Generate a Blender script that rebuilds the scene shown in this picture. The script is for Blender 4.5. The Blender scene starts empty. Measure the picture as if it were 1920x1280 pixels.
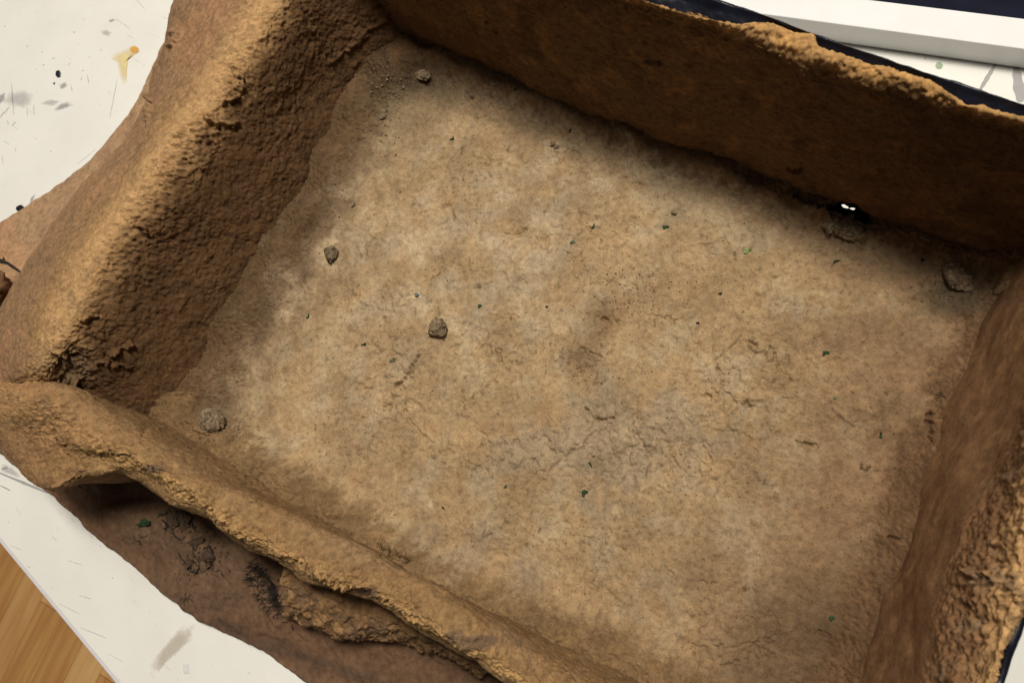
import bpy, math, random
import numpy as np
from mathutils import Matrix, Vector

random.seed(7)
rng = np.random.default_rng(7)
C = bpy.context.scene.collection
SC = bpy.context.scene

# ------------------------------------------------------------------ camera
FW, FH, FPX = 1920.0, 1280.0, 1480.0          # photograph size, focal length in its pixels
NADIR = (1370.0, 1050.0)                       # where plumb lines meet in the photograph
ZF = 0.035                                     # height of the box floor above the table
ZCAM = ZF + 0.50
_d = np.array([NADIR[0] - FW / 2, NADIR[1] - FH / 2, FPX]); _d /= np.linalg.norm(_d)
_xw = np.array([1.0, 0, 0]) - _d[0] * _d; _xw /= np.linalg.norm(_xw)
_zw = -_d
_yw = np.cross(_zw, _xw)
W2C = np.array([_xw, _yw, _zw])                # rows: world axes in (right, down, forward)
CAM = np.array([0, 0, ZCAM])


def P(px, py, z):
    """the point of the place at height z that the photograph shows at (px, py)"""
    v = W2C @ np.array([px - FW / 2, py - FH / 2, FPX])
    return CAM + v * ((z - ZCAM) / v[2])


def PX(pts):
    c = (np.asarray(pts) - CAM) @ W2C
    return np.stack([c[..., 0] / c[..., 2] * FPX + FW / 2, c[..., 1] / c[..., 2] * FPX + FH / 2], -1)


cam_d = bpy.data.cameras.new('camera')
cam = bpy.data.objects.new('camera', cam_d); C.objects.link(cam)
right, up, back = W2C @ np.array([1, 0, 0]), W2C @ np.array([0, -1, 0]), W2C @ np.array([0, 0, -1])
m = Matrix.Identity(4)
for i in range(3):
    m[i][0], m[i][1], m[i][2], m[i][3] = right[i], up[i], back[i], CAM[i]
cam.matrix_world = m
cam_d.sensor_width = 36; cam_d.lens = FPX / FW * 36
cam_d.clip_start = 0.01; cam_d.clip_end = 50
cam_d.dof.use_dof = True; cam_d.dof.focus_distance = 0.53; cam_d.dof.aperture_fstop = 14
SC.camera = cam

# ------------------------------------------------------------------ light
wd = bpy.data.worlds.new('World'); SC.world = wd; wd.use_nodes = True
bg = wd.node_tree.nodes['Background']
bg.inputs[0].default_value = (1.0, 0.95, 0.88, 1); bg.inputs[1].default_value = 0.06


def ceiling_panel(loc, aim, sx, sy, power, col, spread=180):
    l = bpy.data.lights.new('ceiling_lamp', 'AREA'); l.shape = 'RECTANGLE'; l.size = sx; l.size_y = sy
    l.energy = power; l.color = col; l.spread = math.radians(spread)
    o = bpy.data.objects.new('ceiling_lamp', l); C.objects.link(o)
    o.location = loc
    o.rotation_euler = (Vector(aim) - Vector(loc)).to_track_quat('-Z', 'Y').to_euler()
    return o


_c = P(1000, 600, ZF)
_n = P(1560, 100, ZF) - P(1430, 500, ZF); _n /= np.linalg.norm(_n)      # away from the far wall
_w = P(300, 400, ZF) - P(700, 590, ZF); _w /= np.linalg.norm(_w)        # away from the left wall
_k = _c + _n * .66 - _w * .22
_a = P(1000, 600, ZF)
ceiling_panel((_k[0], _k[1], 2.25), tuple(_a), 0.7, 0.5, 54, (1.0, 0.94, 0.84))
_k2 = _c + _n * 1.0 + _w * 1.3
ceiling_panel((_k2[0], _k2[1], 2.4), tuple(_a), 1.2, 0.4, 19, (1.0, 0.95, 0.88))

SC.view_settings.view_transform = 'Standard'; SC.view_settings.look = 'None'
SC.view_settings.exposure = 0.0; SC.view_settings.gamma = 1.0
SC.view_settings.use_curve_mapping = False
SC.cycles.max_bounces = 6
SC.cycles.use_denoising = True

# ------------------------------------------------------------------ noise
_g = rng.normal(size=(256, 3)).astype(np.float32); _g /= np.linalg.norm(_g, axis=1)[:, None]
_pm = rng.permutation(256).astype(np.int32); _pm = np.concatenate([_pm, _pm, _pm])


def perlin(p, seed=0):
    p = np.asarray(p, np.float32) + np.float32(seed * 17.37 + 100)
    pi = np.floor(p).astype(np.int32); f = p - pi; pi &= 255
    u = f * f * f * (f * (f * 6 - 15) + 10)
    out = 0
    for dx in (0, 1):
        wx = u[..., 0] if dx else 1 - u[..., 0]
        hx = _pm[(pi[..., 0] + dx) & 255]
        for dy in (0, 1):
            wy = wx * (u[..., 1] if dy else 1 - u[..., 1])
            hy = _pm[hx + ((pi[..., 1] + dy) & 255)]
            for dz in (0, 1):
                w = wy * (u[..., 2] if dz else 1 - u[..., 2])
                g = _g[_pm[hy + ((pi[..., 2] + dz) & 255)]]
                out = out + w * (g[..., 0] * (f[..., 0] - dx) + g[..., 1] * (f[..., 1] - dy) + g[..., 2] * (f[..., 2] - dz))
    return out * 1.6


def fbm(p, scale, octs=4, seed=0, gain=.5):
    a, t = 1.0, 0
    for k in range(octs):
        t = t + a * perlin(p * (scale * 2 ** k), seed + k * 3); a *= gain
    return t


def billow(p, scale, octs=3, seed=0, gain=.5):
    a, t = 1.0, 0
    for k in range(octs):
        t = t + a * (np.abs(perlin(p * (scale * 2.1 ** k), seed + k * 5)) * 2 - .5); a *= gain
    return t


_cj = rng.uniform(.15, .85, size=(256, 4)).astype(np.float32)


def grains(p, scale, seed=0):
    """rounded grains of uneven size pressed side by side"""
    sh = p.shape[:-1]; q = np.asarray(p, np.float32).reshape(-1, 3) * np.float32(scale) + np.float32(seed * 7.3 + 50)
    ci = np.floor(q).astype(np.int32); f = q - ci; ci &= 255
    out = np.zeros(len(q), np.float32)
    for dx in (-1, 0, 1):
        hx = _pm[(ci[:, 0] + dx) & 255]
        for dy in (-1, 0, 1):
            hy = _pm[hx + ((ci[:, 1] + dy) & 255)]
            for dz in (-1, 0, 1):
                j = _cj[_pm[hy + ((ci[:, 2] + dz) & 255)]]
                d2 = (f[:, 0] - dx - j[:, 0]) ** 2 + (f[:, 1] - dy - j[:, 1]) ** 2 + (f[:, 2] - dz - j[:, 2]) ** 2
                w = j[:, 3]
                out = np.maximum(out, w * np.sqrt(np.clip(1 - d2 / (.25 + .45 * w) ** 2, 0, 1)))
    return out.reshape(sh)


def sstep(a, b, x):
    t = np.clip((x - a) / (b - a), 0, 1); return t * t * (3 - 2 * t)


def seg_dist(q, poly):
    d = np.full(q.shape[:-1], 1e9, np.float32)
    for a, b in zip(poly[:-1], poly[1:]):
        a = np.array(a, np.float32); b = np.array(b, np.float32); ab = b - a
        t = np.clip(((q - a) @ ab) / (ab @ ab + 1e-9), 0, 1)
        d = np.minimum(d, np.hypot(q[..., 0] - a[0] - t * ab[0], q[..., 1] - a[1] - t * ab[1]))
    return d


def in_poly(q, poly):
    x, y = q[..., 0], q[..., 1]; r = np.zeros(x.shape, bool)
    n = len(poly)
    for i in range(n):
        (x0, y0), (x1, y1) = poly[i], poly[(i + 1) % n]
        if y0 == y1: continue
        r ^= ((y0 > y) != (y1 > y)) & (x < (x1 - x0) * (y - y0) / (y1 - y0) + x0)
    return r


# ------------------------------------------------------------------ lofting
def catmull(pts, t):
    """pts (n,3) at params 0..n-1, t array"""
    n = len(pts)
    i = np.clip(np.floor(t).astype(int), 0, n - 2); f = (t - i)[:, None]
    p1, p2 = pts[i], pts[i + 1]
    p0 = np.where((i == 0)[:, None], 2 * p1 - p2, pts[np.maximum(i - 1, 0)])
    p3 = np.where((i == n - 2)[:, None], 2 * p2 - p1, pts[np.minimum(i + 2, n - 1)])
    return .5 * (2 * p1 + (p2 - p0) * f + (2 * p0 - 5 * p1 + 4 * p2 - p3) * f ** 2 + (3 * p1 - p0 - 3 * p2 + p3) * f ** 3)


def curve(pts, n, axis=None):
    """resample a control polyline (n,3) evenly (or along an axis)"""
    pts = np.asarray(pts, float)
    t = np.linspace(0, len(pts) - 1, len(pts) * 40)
    fine = np.stack([np.interp(t, np.arange(len(pts)), pts[:, k]) for k in range(3)], -1)
    ker = np.ones(41) / 41.0                       # round the corners of the traced line
    sm = np.stack([np.convolve(np.pad(fine[:, k], 20, 'edge'), ker, 'valid') for k in range(3)], -1)
    sm[0], sm[-1] = fine[0], fine[-1]
    if axis is not None:
        s = np.maximum.accumulate(sm @ axis + np.linspace(0, 1e-4, len(sm)))
    else:
        s = np.concatenate([[0], np.cumsum(np.linalg.norm(np.diff(sm, axis=0), axis=1))])
    q = np.linspace(s[0], s[-1], n)
    return np.stack([np.interp(q, s, sm[:, k]) for k in range(3)], -1)


def row(px, z):
    zs = z if isinstance(z, (list, tuple)) else [z, z]
    n = len(px)
    if len(zs) == n: return np.array([P(x, y, z_) for (x, y), z_ in zip(px, zs)])
    return np.array([P(x, y, np.interp(i / (n - 1), np.linspace(0, 1, len(zs)), zs)) for i, (x, y) in enumerate(px)])


def loft(rows, nu, nv, axis=None):
    R = np.array([curve(r, nu, axis) for r in rows])             # (nr, nu, 3)
    L = np.linalg.norm(np.diff(R, axis=0), axis=2).mean(1)
    s = np.concatenate([[0], np.cumsum(L)]); q = np.linspace(0, s[-1], nv)
    t = np.interp(q, s, np.arange(len(rows)))
    nr = len(rows)
    G = catmull(R.reshape(nr, -1), t).reshape(nv, nu, 3)
    return G, t                                                    # t = row coordinate per v


def normals(G):
    du = np.gradient(G, axis=1); dv = np.gradient(G, axis=0)
    n = np.cross(du, dv); return n / (np.linalg.norm(n, axis=2, keepdims=True) + 1e-12)


def link(name, me, parent=None, loc=(0, 0, 0)):
    o = bpy.data.objects.new(name, me); C.objects.link(o); o.location = loc
    if parent is not None: o.parent = parent
    return o


def raw_mesh(name, v, quads, mat, col=None, smooth=True, extra=None):
    """fast mesh from arrays; quads (n,4) or (n,3)"""
    me = bpy.data.meshes.new(name)
    v = np.ascontiguousarray(v, np.float32); f = np.ascontiguousarray(quads, np.int32)
    k = f.shape[1]
    me.vertices.add(len(v)); me.vertices.foreach_set('co', v.ravel())
    me.loops.add(f.size); me.loops.foreach_set('vertex_index', f.ravel())
    me.polygons.add(len(f)); me.polygons.foreach_set('loop_start', np.arange(0, f.size, k, dtype=np.int32))
    me.polygons.foreach_set('use_smooth', np.full(len(f), smooth, bool))
    if col is not None:
        a = me.attributes.new('tint', 'FLOAT_COLOR', 'POINT')
        c = np.ones((len(v), 4), np.float32); c[:, :3] = col.reshape(-1, 3)
        a.data.foreach_set('color', c.ravel())
    if extra is not None:
        a = me.attributes.new('fade', 'FLOAT', 'POINT'); a.data.foreach_set('value', np.ascontiguousarray(extra, np.float32).ravel())
    me.update(calc_edges=True); me.validate()
    me.materials.append(mat)
    return me


def grid_mesh(name, G, mat, col=None, origin=(0, 0, 0), flip=False, keep=None):
    nv, nu = G.shape[:2]
    idx = np.arange(nv * nu).reshape(nv, nu)
    q = np.stack([idx[:-1, :-1], idx[:-1, 1:], idx[1:, 1:], idx[1:, :-1]], -1).reshape(-1, 4)
    if flip: q = q[:, ::-1]
    v = G.reshape(-1, 3) - np.array(origin)
    if keep is not None:
        kf = keep.reshape(-1)[q].all(1); q = q[kf]
        used = np.unique(q); mp = np.zeros(len(v), int); mp[used] = np.arange(len(used))
        q = mp[q]; v = v[used]
        if col is not None: col = col.reshape(-1, 3)[used]
    return raw_mesh(name, v, q, mat, col)


# ------------------------------------------------------------------ materials
def mat(name):
    mt = bpy.data.materials.new(name); mt.use_nodes = True
    nt = mt.node_tree; b = nt.nodes['Principled BSDF']
    return mt, nt, b


def nd(nt, t, **kw):
    n = nt.nodes.new(t)
    for k, v in kw.items():
        if k in n.inputs: n.inputs[k].default_value = v
        else: setattr(n, k, v)
    return n


def ramp(nt, src, stops):
    r = nt.nodes.new('ShaderNodeValToRGB'); el = r.color_ramp.elements
    while len(el) < len(stops): el.new(.5)
    for e, (p, c) in zip(el, stops):
        e.position = p; e.color = tuple(c) + (1,) if len(c) == 3 else c
    nt.links.new(src, r.inputs[0]); return r


def mul(nt, a, b, fac=1.0, mode='MULTIPLY'):
    x = nt.nodes.new('ShaderNodeMix'); x.data_type = 'RGBA'; x.blend_type = mode
    x.inputs[0].default_value = fac
    nt.links.new(a, x.inputs[6]); nt.links.new(b, x.inputs[7]); return x


def clod_material(name, a, b_):
    mt, nt, b = mat(name); L = nt.links.new
    tc = nd(nt, 'ShaderNodeTexCoord').outputs['Object']
    n = nd(nt, 'ShaderNodeTexNoise', Scale=330.0, Detail=5.0, Roughness=.65); L(tc, n.inputs['Vector'])
    r_ = ramp(nt, n.outputs['Fac'], [(.36, a), (.62, b_)]); L(r_.outputs[0], b.inputs['Base Color'])
    b.inputs['Roughness'].default_value = .95; b.inputs['Specular IOR Level'].default_value = .2
    n3 = nd(nt, 'ShaderNodeTexNoise', Scale=700.0, Detail=6.0, Roughness=.7); L(tc, n3.inputs['Vector'])
    bp = nd(nt, 'ShaderNodeBump', Strength=.8, Distance=.001); L(n3.outputs['Fac'], bp.inputs['Height']); L(bp.outputs[0], b.inputs['Normal'])
    return mt


def clay_material(name, tint=True, base=(.3, .2, .1), bump=.6, speck=1.0, rough=.95):
    mt, nt, b = mat(name); L = nt.links.new
    tc = nd(nt, 'ShaderNodeTexCoord').outputs['Object']
    if tint:
        col = nd(nt, 'ShaderNodeAttribute', attribute_name='tint').outputs['Color']
    else:
        c = nt.nodes.new('ShaderNodeRGB'); c.outputs[0].default_value = base + (1,); col = c.outputs[0]
    n1 = nd(nt, 'ShaderNodeTexNoise', Scale=260.0, Detail=6.0, Roughness=.62); L(tc, n1.inputs['Vector'])
    r1 = ramp(nt, n1.outputs['Fac'], [(.30, (.72, .70, .68)), (.5, (1, 1, 1)), (.72, (1.25, 1.24, 1.22))])
    x = mul(nt, col, r1.outputs[0])
    n2 = nd(nt, 'ShaderNodeTexNoise', Scale=900.0, Detail=3.0, Roughness=.6); L(tc, n2.inputs['Vector'])
    r2 = ramp(nt, n2.outputs['Fac'], [(.27, (.55, .53, .5)), (.42, (1, 1, 1)), (.7, (1.12, 1.12, 1.12))])
    x = mul(nt, x.outputs[2], r2.outputs[0])
    # dark grains of grit and rare pale grains of sand
    for sc_, lo, hi, c, seed in ((330, .10, .16, (.16, .13, .10), 0.0), (520, .07, .11, (3.0, 2.9, 2.7), 3.7), (210, .05, .085, (.12, .10, .08), 9.1)):
        mp = nd(nt, 'ShaderNodeMapping'); mp.inputs['Location'].default_value = (seed, seed, seed); L(tc, mp.inputs[0])
        v = nd(nt, 'ShaderNodeTexVoronoi', Scale=float(sc_)); v.inputs['Randomness'].default_value = 1; L(mp.outputs[0], v.inputs['Vector'])
        near = ramp(nt, v.outputs['Distance'], [(lo, (1, 1, 1)), (hi, (0, 0, 0))])
        sep = nd(nt, 'ShaderNodeSeparateColor'); L(v.outputs['Color'], sep.inputs[0])
        gate = nd(nt, 'ShaderNodeMath', operation='GREATER_THAN'); L(sep.outputs[0], gate.inputs[0]); gate.inputs[1].default_value = .72 if c[0] < 1 else .93
        mm = nd(nt, 'ShaderNodeMath', operation='MULTIPLY'); L(near.outputs[0], mm.inputs[0]); L(gate.outputs[0], mm.inputs[1])
        m2 = nd(nt, 'ShaderNodeMath', operation='MULTIPLY'); L(mm.outputs[0], m2.inputs[0]); m2.inputs[1].default_value = .75 * speck
        cc = nt.nodes.new('ShaderNodeRGB'); cc.outputs[0].default_value = c + (1,)
        nx = mul(nt, x.outputs[2], cc.outputs[0]); L(m2.outputs[0], nx.inputs[0]); x = nx
    L(x.outputs[2], b.inputs['Base Color'])
    b.inputs['Roughness'].default_value = rough; b.inputs['Specular IOR Level'].default_value = .2
    n3 = nd(nt, 'ShaderNodeTexNoise', Scale=420.0, Detail=7.0, Roughness=.68); L(tc, n3.inputs['Vector'])
    bp = nd(nt, 'ShaderNodeBump', Strength=bump, Distance=.0014); L(n3.outputs['Fac'], bp.inputs['Height'])
    L(bp.outputs[0], b.inputs['Normal'])
    return mt


M_CLAY = clay_material('clay_floor_material', bump=.8)
M_WALL = clay_material('clay_wall_material', bump=1.0, speck=.6)
M_SMOOTHWALL = clay_material('smooth_wall_material', bump=.5, speck=.5)
M_RIGHTWALL = clay_material('grainy_right_wall_material', bump=.22, speck=.5)
M_BASE = clay_material('painted_base_material', bump=.12, speck=.35, rough=.8)
M_STONE = clod_material('grey_clod_material', (.10, .07, .042), (.31, .228, .14))
M_CRUMB = clod_material('crumb_material', (.13, .092, .055), (.34, .25, .15))
M_DARKCLOD = clod_material('dark_clod_material', (.06, .043, .027), (.25, .18, .11))


def plain(name, col, rough=.8, noise=.25, scale=400.0, spec=.3, bump=.2):
    mt, nt, b = mat(name); L = nt.links.new
    tc = nd(nt, 'ShaderNodeTexCoord').outputs['Object']
    n = nd(nt, 'ShaderNodeTexNoise', Scale=scale, Detail=4.0); L(tc, n.inputs['Vector'])
    r = ramp(nt, n.outputs['Fac'], [(.3, [c * (1 - noise) for c in col]), (.7, [min(1, c * (1 + noise)) for c in col])])
    L(r.outputs[0], b.inputs['Base Color']); b.inputs['Roughness'].default_value = rough
    b.inputs['Specular IOR Level'].default_value = spec
    bp = nd(nt, 'ShaderNodeBump', Strength=bump, Distance=.0006); L(n.outputs['Fac'], bp.inputs['Height']); L(bp.outputs[0], b.inputs['Normal'])
    return mt


M_BLACK = plain('black_paint_material', (.006, .007, .013), .28, .3, 120.0, .22, .12)
M_FIBRE = plain('dark_fibre_material', (.030, .022, .016), .8, .4)
M_STRAW = plain('brown_fibre_material', (.10, .062, .026), .8, .4)
M_ROOT = plain('root_material', (.028, .022, .018), .9, .5)
M_GREEN = plain('dark_green_material', (.018, .045, .016), .7, .5, 900.0)
M_PALEGREEN = plain('pale_green_material', (.20, .27, .085), .7, .3, 900.0)
M_MIDGREEN = plain('grey_green_material', (.085, .11, .055), .7, .4, 900.0)
M_BLACKFLECK = plain('black_fleck_material', (.018, .016, .014), .8, .4, 900.0)
M_FRAME = plain('white_frame_material', (.80, .80, .79), .35, .02, 60.0, .5, .02)
M_PANEL = plain('dark_panel_material', (.010, .011, .022), .6, .2, 80.0, .04, .02)


def table_material():
    mt, nt, b = mat('white_table_material'); L = nt.links.new
    tc = nd(nt, 'ShaderNodeTexCoord').outputs['Object']
    c = nt.nodes.new('ShaderNodeRGB'); c.outputs[0].default_value = (.80, .785, .73, 1)
    n = nd(nt, 'ShaderNodeTexNoise', Scale=14.0, Detail=8.0, Roughness=.6); L(tc, n.inputs['Vector'])
    r = ramp(nt, n.outputs['Fac'], [(.3, (.93, .93, .92)), (.6, (1, 1, 1))])
    x = mul(nt, c.outputs[0], r.outputs[0])
    for sc_, st, rot, lo, hi, dark, sd in ((60, 9, .5, .66, .74, (.62, .62, .63), 0), (90, 14, -.6, .68, .74, (.55, .54, .53), 4), (160, 2.5, 1.2, .70, .76, (.5, .49, .48), 8)):
        mp = nd(nt, 'ShaderNodeMapping'); mp.inputs['Rotation'].default_value = (0, 0, rot); mp.inputs['Scale'].default_value = (1, st, 1)
        mp.inputs['Location'].default_value = (sd, sd, 0); L(tc, mp.inputs[0])
        k = nd(nt, 'ShaderNodeTexNoise', Scale=float(sc_) / 2, Detail=5.0, Roughness=.55); L(mp.outputs[0], k.inputs['Vector'])
        s = ramp(nt, k.outputs['Fac'], [(lo, (1, 1, 1)), (hi, dark)])
        x = mul(nt, x.outputs[2], s.outputs[0], .8)
    L(x.outputs[2], b.inputs['Base Color']); b.inputs['Roughness'].default_value = .55
    bp = nd(nt, 'ShaderNodeBump', Strength=.05, Distance=.001); L(n.outputs['Fac'], bp.inputs['Height']); L(bp.outputs[0], b.inputs['Normal'])
    return mt


def decal_material(name, col, lo, hi, scale=120.0, amount=.55, rough=.6):
    """a thin dried film: pigment with ragged, worn-through edges"""
    mt, nt, b = mat(name); L = nt.links.new
    tc = nd(nt, 'ShaderNodeTexCoord').outputs['Object']
    f = nd(nt, 'ShaderNodeAttribute', attribute_name='fade').outputs['Fac']
    n = nd(nt, 'ShaderNodeTexNoise', Scale=scale, Detail=6.0, Roughness=.65); L(tc, n.inputs['Vector'])
    s = nd(nt, 'ShaderNodeMath', operation='MULTIPLY_ADD'); L(n.outputs['Fac'], s.inputs[0]); s.inputs[1].default_value = amount * 2
    o = nd(nt, 'ShaderNodeMath', operation='SUBTRACT'); L(f, o.inputs[0]); o.inputs[1].default_value = amount; L(o.outputs[0], s.inputs[2])
    r = ramp(nt, s.outputs[0], [(lo[0], (lo[1],) * 3), (hi[0], (hi[1],) * 3)])
    L(r.outputs[0], b.inputs['Alpha'])
    c = ramp(nt, n.outputs['Fac'], [(.35, [k * .85 for k in col]), (.65, col)])
    L(c.outputs[0], b.inputs['Base Color']); b.inputs['Roughness'].default_value = rough
    return mt


M_TABLE = table_material()
M_EDGE = plain('table_edge_material', (.62, .60, .64), .5, .04, 60.0)
M_INK = decal_material('black_spot_material', (.012, .013, .02), (.25, 0), (.35, 1), 420.0, .25, .35)
M_YEL = decal_material('yellow_stain_material', (.86, .70, .34), (.12, 0), (1.0, .85), 160.0, .3)
M_ORA = decal_material('orange_spot_material', (.80, .42, .07), (.1, 0), (.55, .85), 300.0, .15)
M_SMU = decal_material('grey_smudge_material', (.36, .355, .36), (.2, 0), (1.0, .62), 260.0, .7)
M_PALESMU = decal_material('pale_grey_smudge_material', (.52, .51, .51), (.15, 0), (1.0, .5), 150.0, .6)
M_BROWNSMU = decal_material('brown_smear_material', (.60, .53, .43), (.3, 0), (.95, .6), 200.0, .55)
M_GRNSPOT = decal_material('green_spot_material', (.38, .50, .32), (.15, 0), (.3, .8), 200.0, .15)
M_SCUFF = decal_material('pale_scuff_material', (.42, .41, .40), (.2, 0), (.6, .6), 500.0, .5)
M_TAPE = decal_material('grey_line_material', (.42, .41, .41), (.1, 0), (.5, .75), 260.0, .3)


def wood_material(name, k):
    mt, nt, b = mat(name); L = nt.links.new
    tc = nd(nt, 'ShaderNodeTexCoord').outputs['Object']
    mp = nd(nt, 'ShaderNodeMapping'); mp.inputs['Scale'].default_value = (1.2, 14, 1); mp.inputs['Location'].default_value = (k * 3.1, k * 1.7, 0); L(tc, mp.inputs[0])
    n = nd(nt, 'ShaderNodeTexNoise', Scale=3.0, Detail=5.0, Distortion=1.2); L(mp.outputs[0], n.inputs['Vector'])
    a, c = [((.60, .315, .105), (.74, .43, .17)), ((.68, .38, .14), (.82, .52, .22)), ((.52, .25, .078), (.66, .36, .12))][k % 3]
    r = ramp(nt, n.outputs['Fac'], [(.35, a), (.65, c)])
    L(r.outputs[0], b.inputs['Base Color']); b.inputs['Roughness'].default_value = .45
    return mt


# ------------------------------------------------------------------ properties
def tag(o, label=None, cat=None, group=None, kind=None):
    if label: o['label'] = label
    if cat: o['category'] = cat
    if group: o['group'] = group
    if kind: o['kind'] = kind
    return o


def empty(name, loc):
    o = bpy.data.objects.new(name, None); C.objects.link(o); o.location = loc; o.empty_display_size = .02; return o


def lerp(a, b, t): return a + (b - a) * t[..., None]


def c3(*v): return np.array(v, np.float32)


TAN, GOLD, GREY, RED, DARK = c3(.34, .235, .118), c3(.40, .235, .085), c3(.30, .228, .135), c3(.27, .140, .058), c3(.20, .118, .05)

# ------------------------------------------------------------------ room floor and table
fl = link('floor', None)
bpy.data.objects.remove(fl)
ZG = -0.72
def box_mesh(name, x0, x1, y0, y1, z0, z1, mt, bev=0.0):
    import bmesh
    bm = bmesh.new(); bmesh.ops.create_cube(bm, size=1)
    for v in bm.verts:
        v.co = Vector(((x0 + x1) / 2 + v.co.x * (x1 - x0), (y0 + y1) / 2 + v.co.y * (y1 - y0), (z0 + z1) / 2 + v.co.z * (z1 - z0)))
    if bev: bmesh.ops.bevel(bm, geom=bm.edges[:], offset=bev, segments=2, affect='EDGES', profile=.5)
    me = bpy.data.meshes.new(name); bm.to_mesh(me); bm.free(); me.materials.append(mt); return me


WOODS = [wood_material('laminate_strip_material_' + w, i) for i, w in enumerate(('mid', 'pale', 'deep'))]
f0 = P(60, 1180, ZG); d0 = P(97, 1149, ZG) - P(33, 1280, ZG); ang = math.atan2(d0[1], d0[0])
floor = link('floor', box_mesh('floor', -3, 3, -3, 3, -.03, -.004, WOODS[2]), None, (f0[0], f0[1], ZG)); floor.rotation_euler.z = ang
tag(floor, kind='structure')
for j in range(-6, 7):
    y0 = j * .062 + .012; off = ((j * 37) % 11) * .05
    for i in range(-2, 2):
        me = box_mesh('plank', -.0, .5985, 0, .0612, -.004, 0, WOODS[(j * 2 + i * 5) % 3], .0004)
        link('plank', me, floor, (i * .6 - .3 + off + .0, y0, 0))

ta, tb = P(36, 1060, 0), P(218, 1280, 0)
ex = tb - ta; ex /= np.linalg.norm(ex); ey = np.cross([0, 0, 1], ex)       # ey points over the table
tang = math.atan2(ex[1], ex[0])
tloc = ta
table = empty('table', (tloc[0], tloc[1], 0)); table.rotation_euler.z = tang
tag(table, 'white table top with paint stains and scuffs under the clay model', 'table')
top = link('tabletop', box_mesh('tabletop', -.6, 1.0, .0015, 1.1, -.022, 0, M_TABLE, .0012), table)
link('edge_band', box_mesh('edge_band', -.6, 1.0, -.0005, .0015, -.0225, -.0006, M_EDGE, .0003), table)
ct, st_ = math.cos(-tang), math.sin(-tang)


def to_table(p):
    x, y = p[0] - tloc[0], p[1] - tloc[1]
    return (x * ct - y * st_, x * st_ + y * ct, p[2])


def decal(name, px, mt, z=.0004, label=None, lift=0.0):
    """a traced stain: fan of rings from the middle to the outline"""
    pts = np.array([to_table(P(x, y, 0)) for x, y in px]); n = 64
    t = np.linspace(0, len(pts), n, endpoint=False)
    cyc = np.vstack([pts, pts[:1]])
    o = np.stack([np.interp(t, np.arange(len(cyc)), cyc[:, k]) for k in range(3)], -1)
    for _ in range(4): o = .25 * np.roll(o, 1, 0) + .5 * o + .25 * np.roll(o, -1, 0)
    c = o.mean(0); rings = [1.12, .75, .4, .15]
    v = [c + (o - c) * r for r in rings]; fade = [np.full(n, f) for f in (0, .5, 1, 1)]
    v = np.vstack(v + [c[None]]); v[:, 2] = z; fade = np.concatenate(fade + [np.array([1.])])
    if lift: v[:, 2] += lift * fade
    q = []
    for r in range(3):
        for i in range(n):
            j = (i + 1) % n
            q += [(r * n + i, r * n + j, (r + 1) * n + j), (r * n + i, (r + 1) * n + j, (r + 1) * n + i)]
    for i in range(n): q.append((3 * n + i, 3 * n + (i + 1) % n, 4 * n))
    me = raw_mesh(name, v, np.array(q), mt, extra=fade)
    ob = link(name, me, table)
    if label: ob['label'] = label
    return ob


def streak(name, a, b, w, mt, z=.0005, label=None):
    a = np.array(a, float); b = np.array(b, float); d = b - a; nrm = np.array([-d[1], d[0]]) / np.linalg.norm(d)
    k = 10; up_, dn = [], []
    for i in range(k + 1):
        t = i / k; ww = w * (.5 + .5 * math.sin(math.pi * min(1, max(0, t * .9 + .05)))) * random.uniform(.8, 1.2)
        c = a + d * t; up_.append(c + nrm * ww / 2); dn.append(c - nrm * ww / 2)
    pts = up_ + dn[::-1]
    me_px = [tuple(p) for p in pts]
    v = np.array([to_table(P(x, y, 0)) for x, y in me_px]); v[:, 2] = z
    q = [(i, i + 1, 2 * k - i, 2 * k + 1 - i) for i in range(k)]
    ob = link(name, raw_mesh(name, v, np.array(q), mt, extra=np.full(len(v), .55)), table)
    if label: ob['label'] = label


decal('paint_stain', [(246, 86), (258, 86), (262, 95), (254, 103), (246, 101), (241, 113), (241, 124), (238, 140), (240, 155), (233, 163), (226, 150), (221, 130), (218, 112), (205, 113), (215, 100), (232, 93)], M_YEL, .0004, 'pale yellow dried paint run on the white table')
decal('paint_spot', [(246, 88), (254, 86), (261, 91), (262, 98), (255, 102), (247, 99), (243, 94)], M_ORA, .0007, 'orange end of the yellow paint run')
decal('paint_spot', [(105, 134), (112, 131), (115, 137), (114, 146), (108, 147), (104, 141)], M_INK, .0004, 'black paint spot beside the grey smudges', .0006)
decal('paint_spot', [(30, 388), (40, 383), (48, 389), (54, 392), (44, 399), (34, 397), (29, 393)], M_INK, .0004, 'black paint spot at the edge of the brown base', .0006)
decal('paint_spot', [(54, 383), (58, 371), (68, 361), (66, 368), (60, 380)], M_SMU, .0004)
decal('paint_spot', [(99, 157), (104, 154), (103, 160)], M_INK, .0004)
decal('smudge', [(15, 172), (45, 168), (63, 175), (62, 195), (45, 206), (20, 200), (2, 190)], M_PALESMU, .0004)
decal('smudge', [(-5, 178), (12, 172), (10, 190), (-5, 200)], M_SMU, .0005)
decal('smudge', [(98, 208), (110, 195), (128, 190), (139, 197), (125, 203), (108, 209)], M_SMU, .0004, 'dark grey smudge on the white table')
decal('smudge', [(112, 160), (122, 152), (129, 160), (120, 168), (111, 167)], M_SMU, .0004)
decal('smudge', [(72, 195), (95, 185), (120, 190), (100, 200)], M_PALESMU, .0005)
decal('smudge', [(187, 58), (200, 55), (212, 62), (205, 70), (192, 66)], M_PALESMU, .0004)
decal('smudge', [(200, 40), (212, 35), (219, 38), (208, 43)], M_SMU, .0004)
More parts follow.
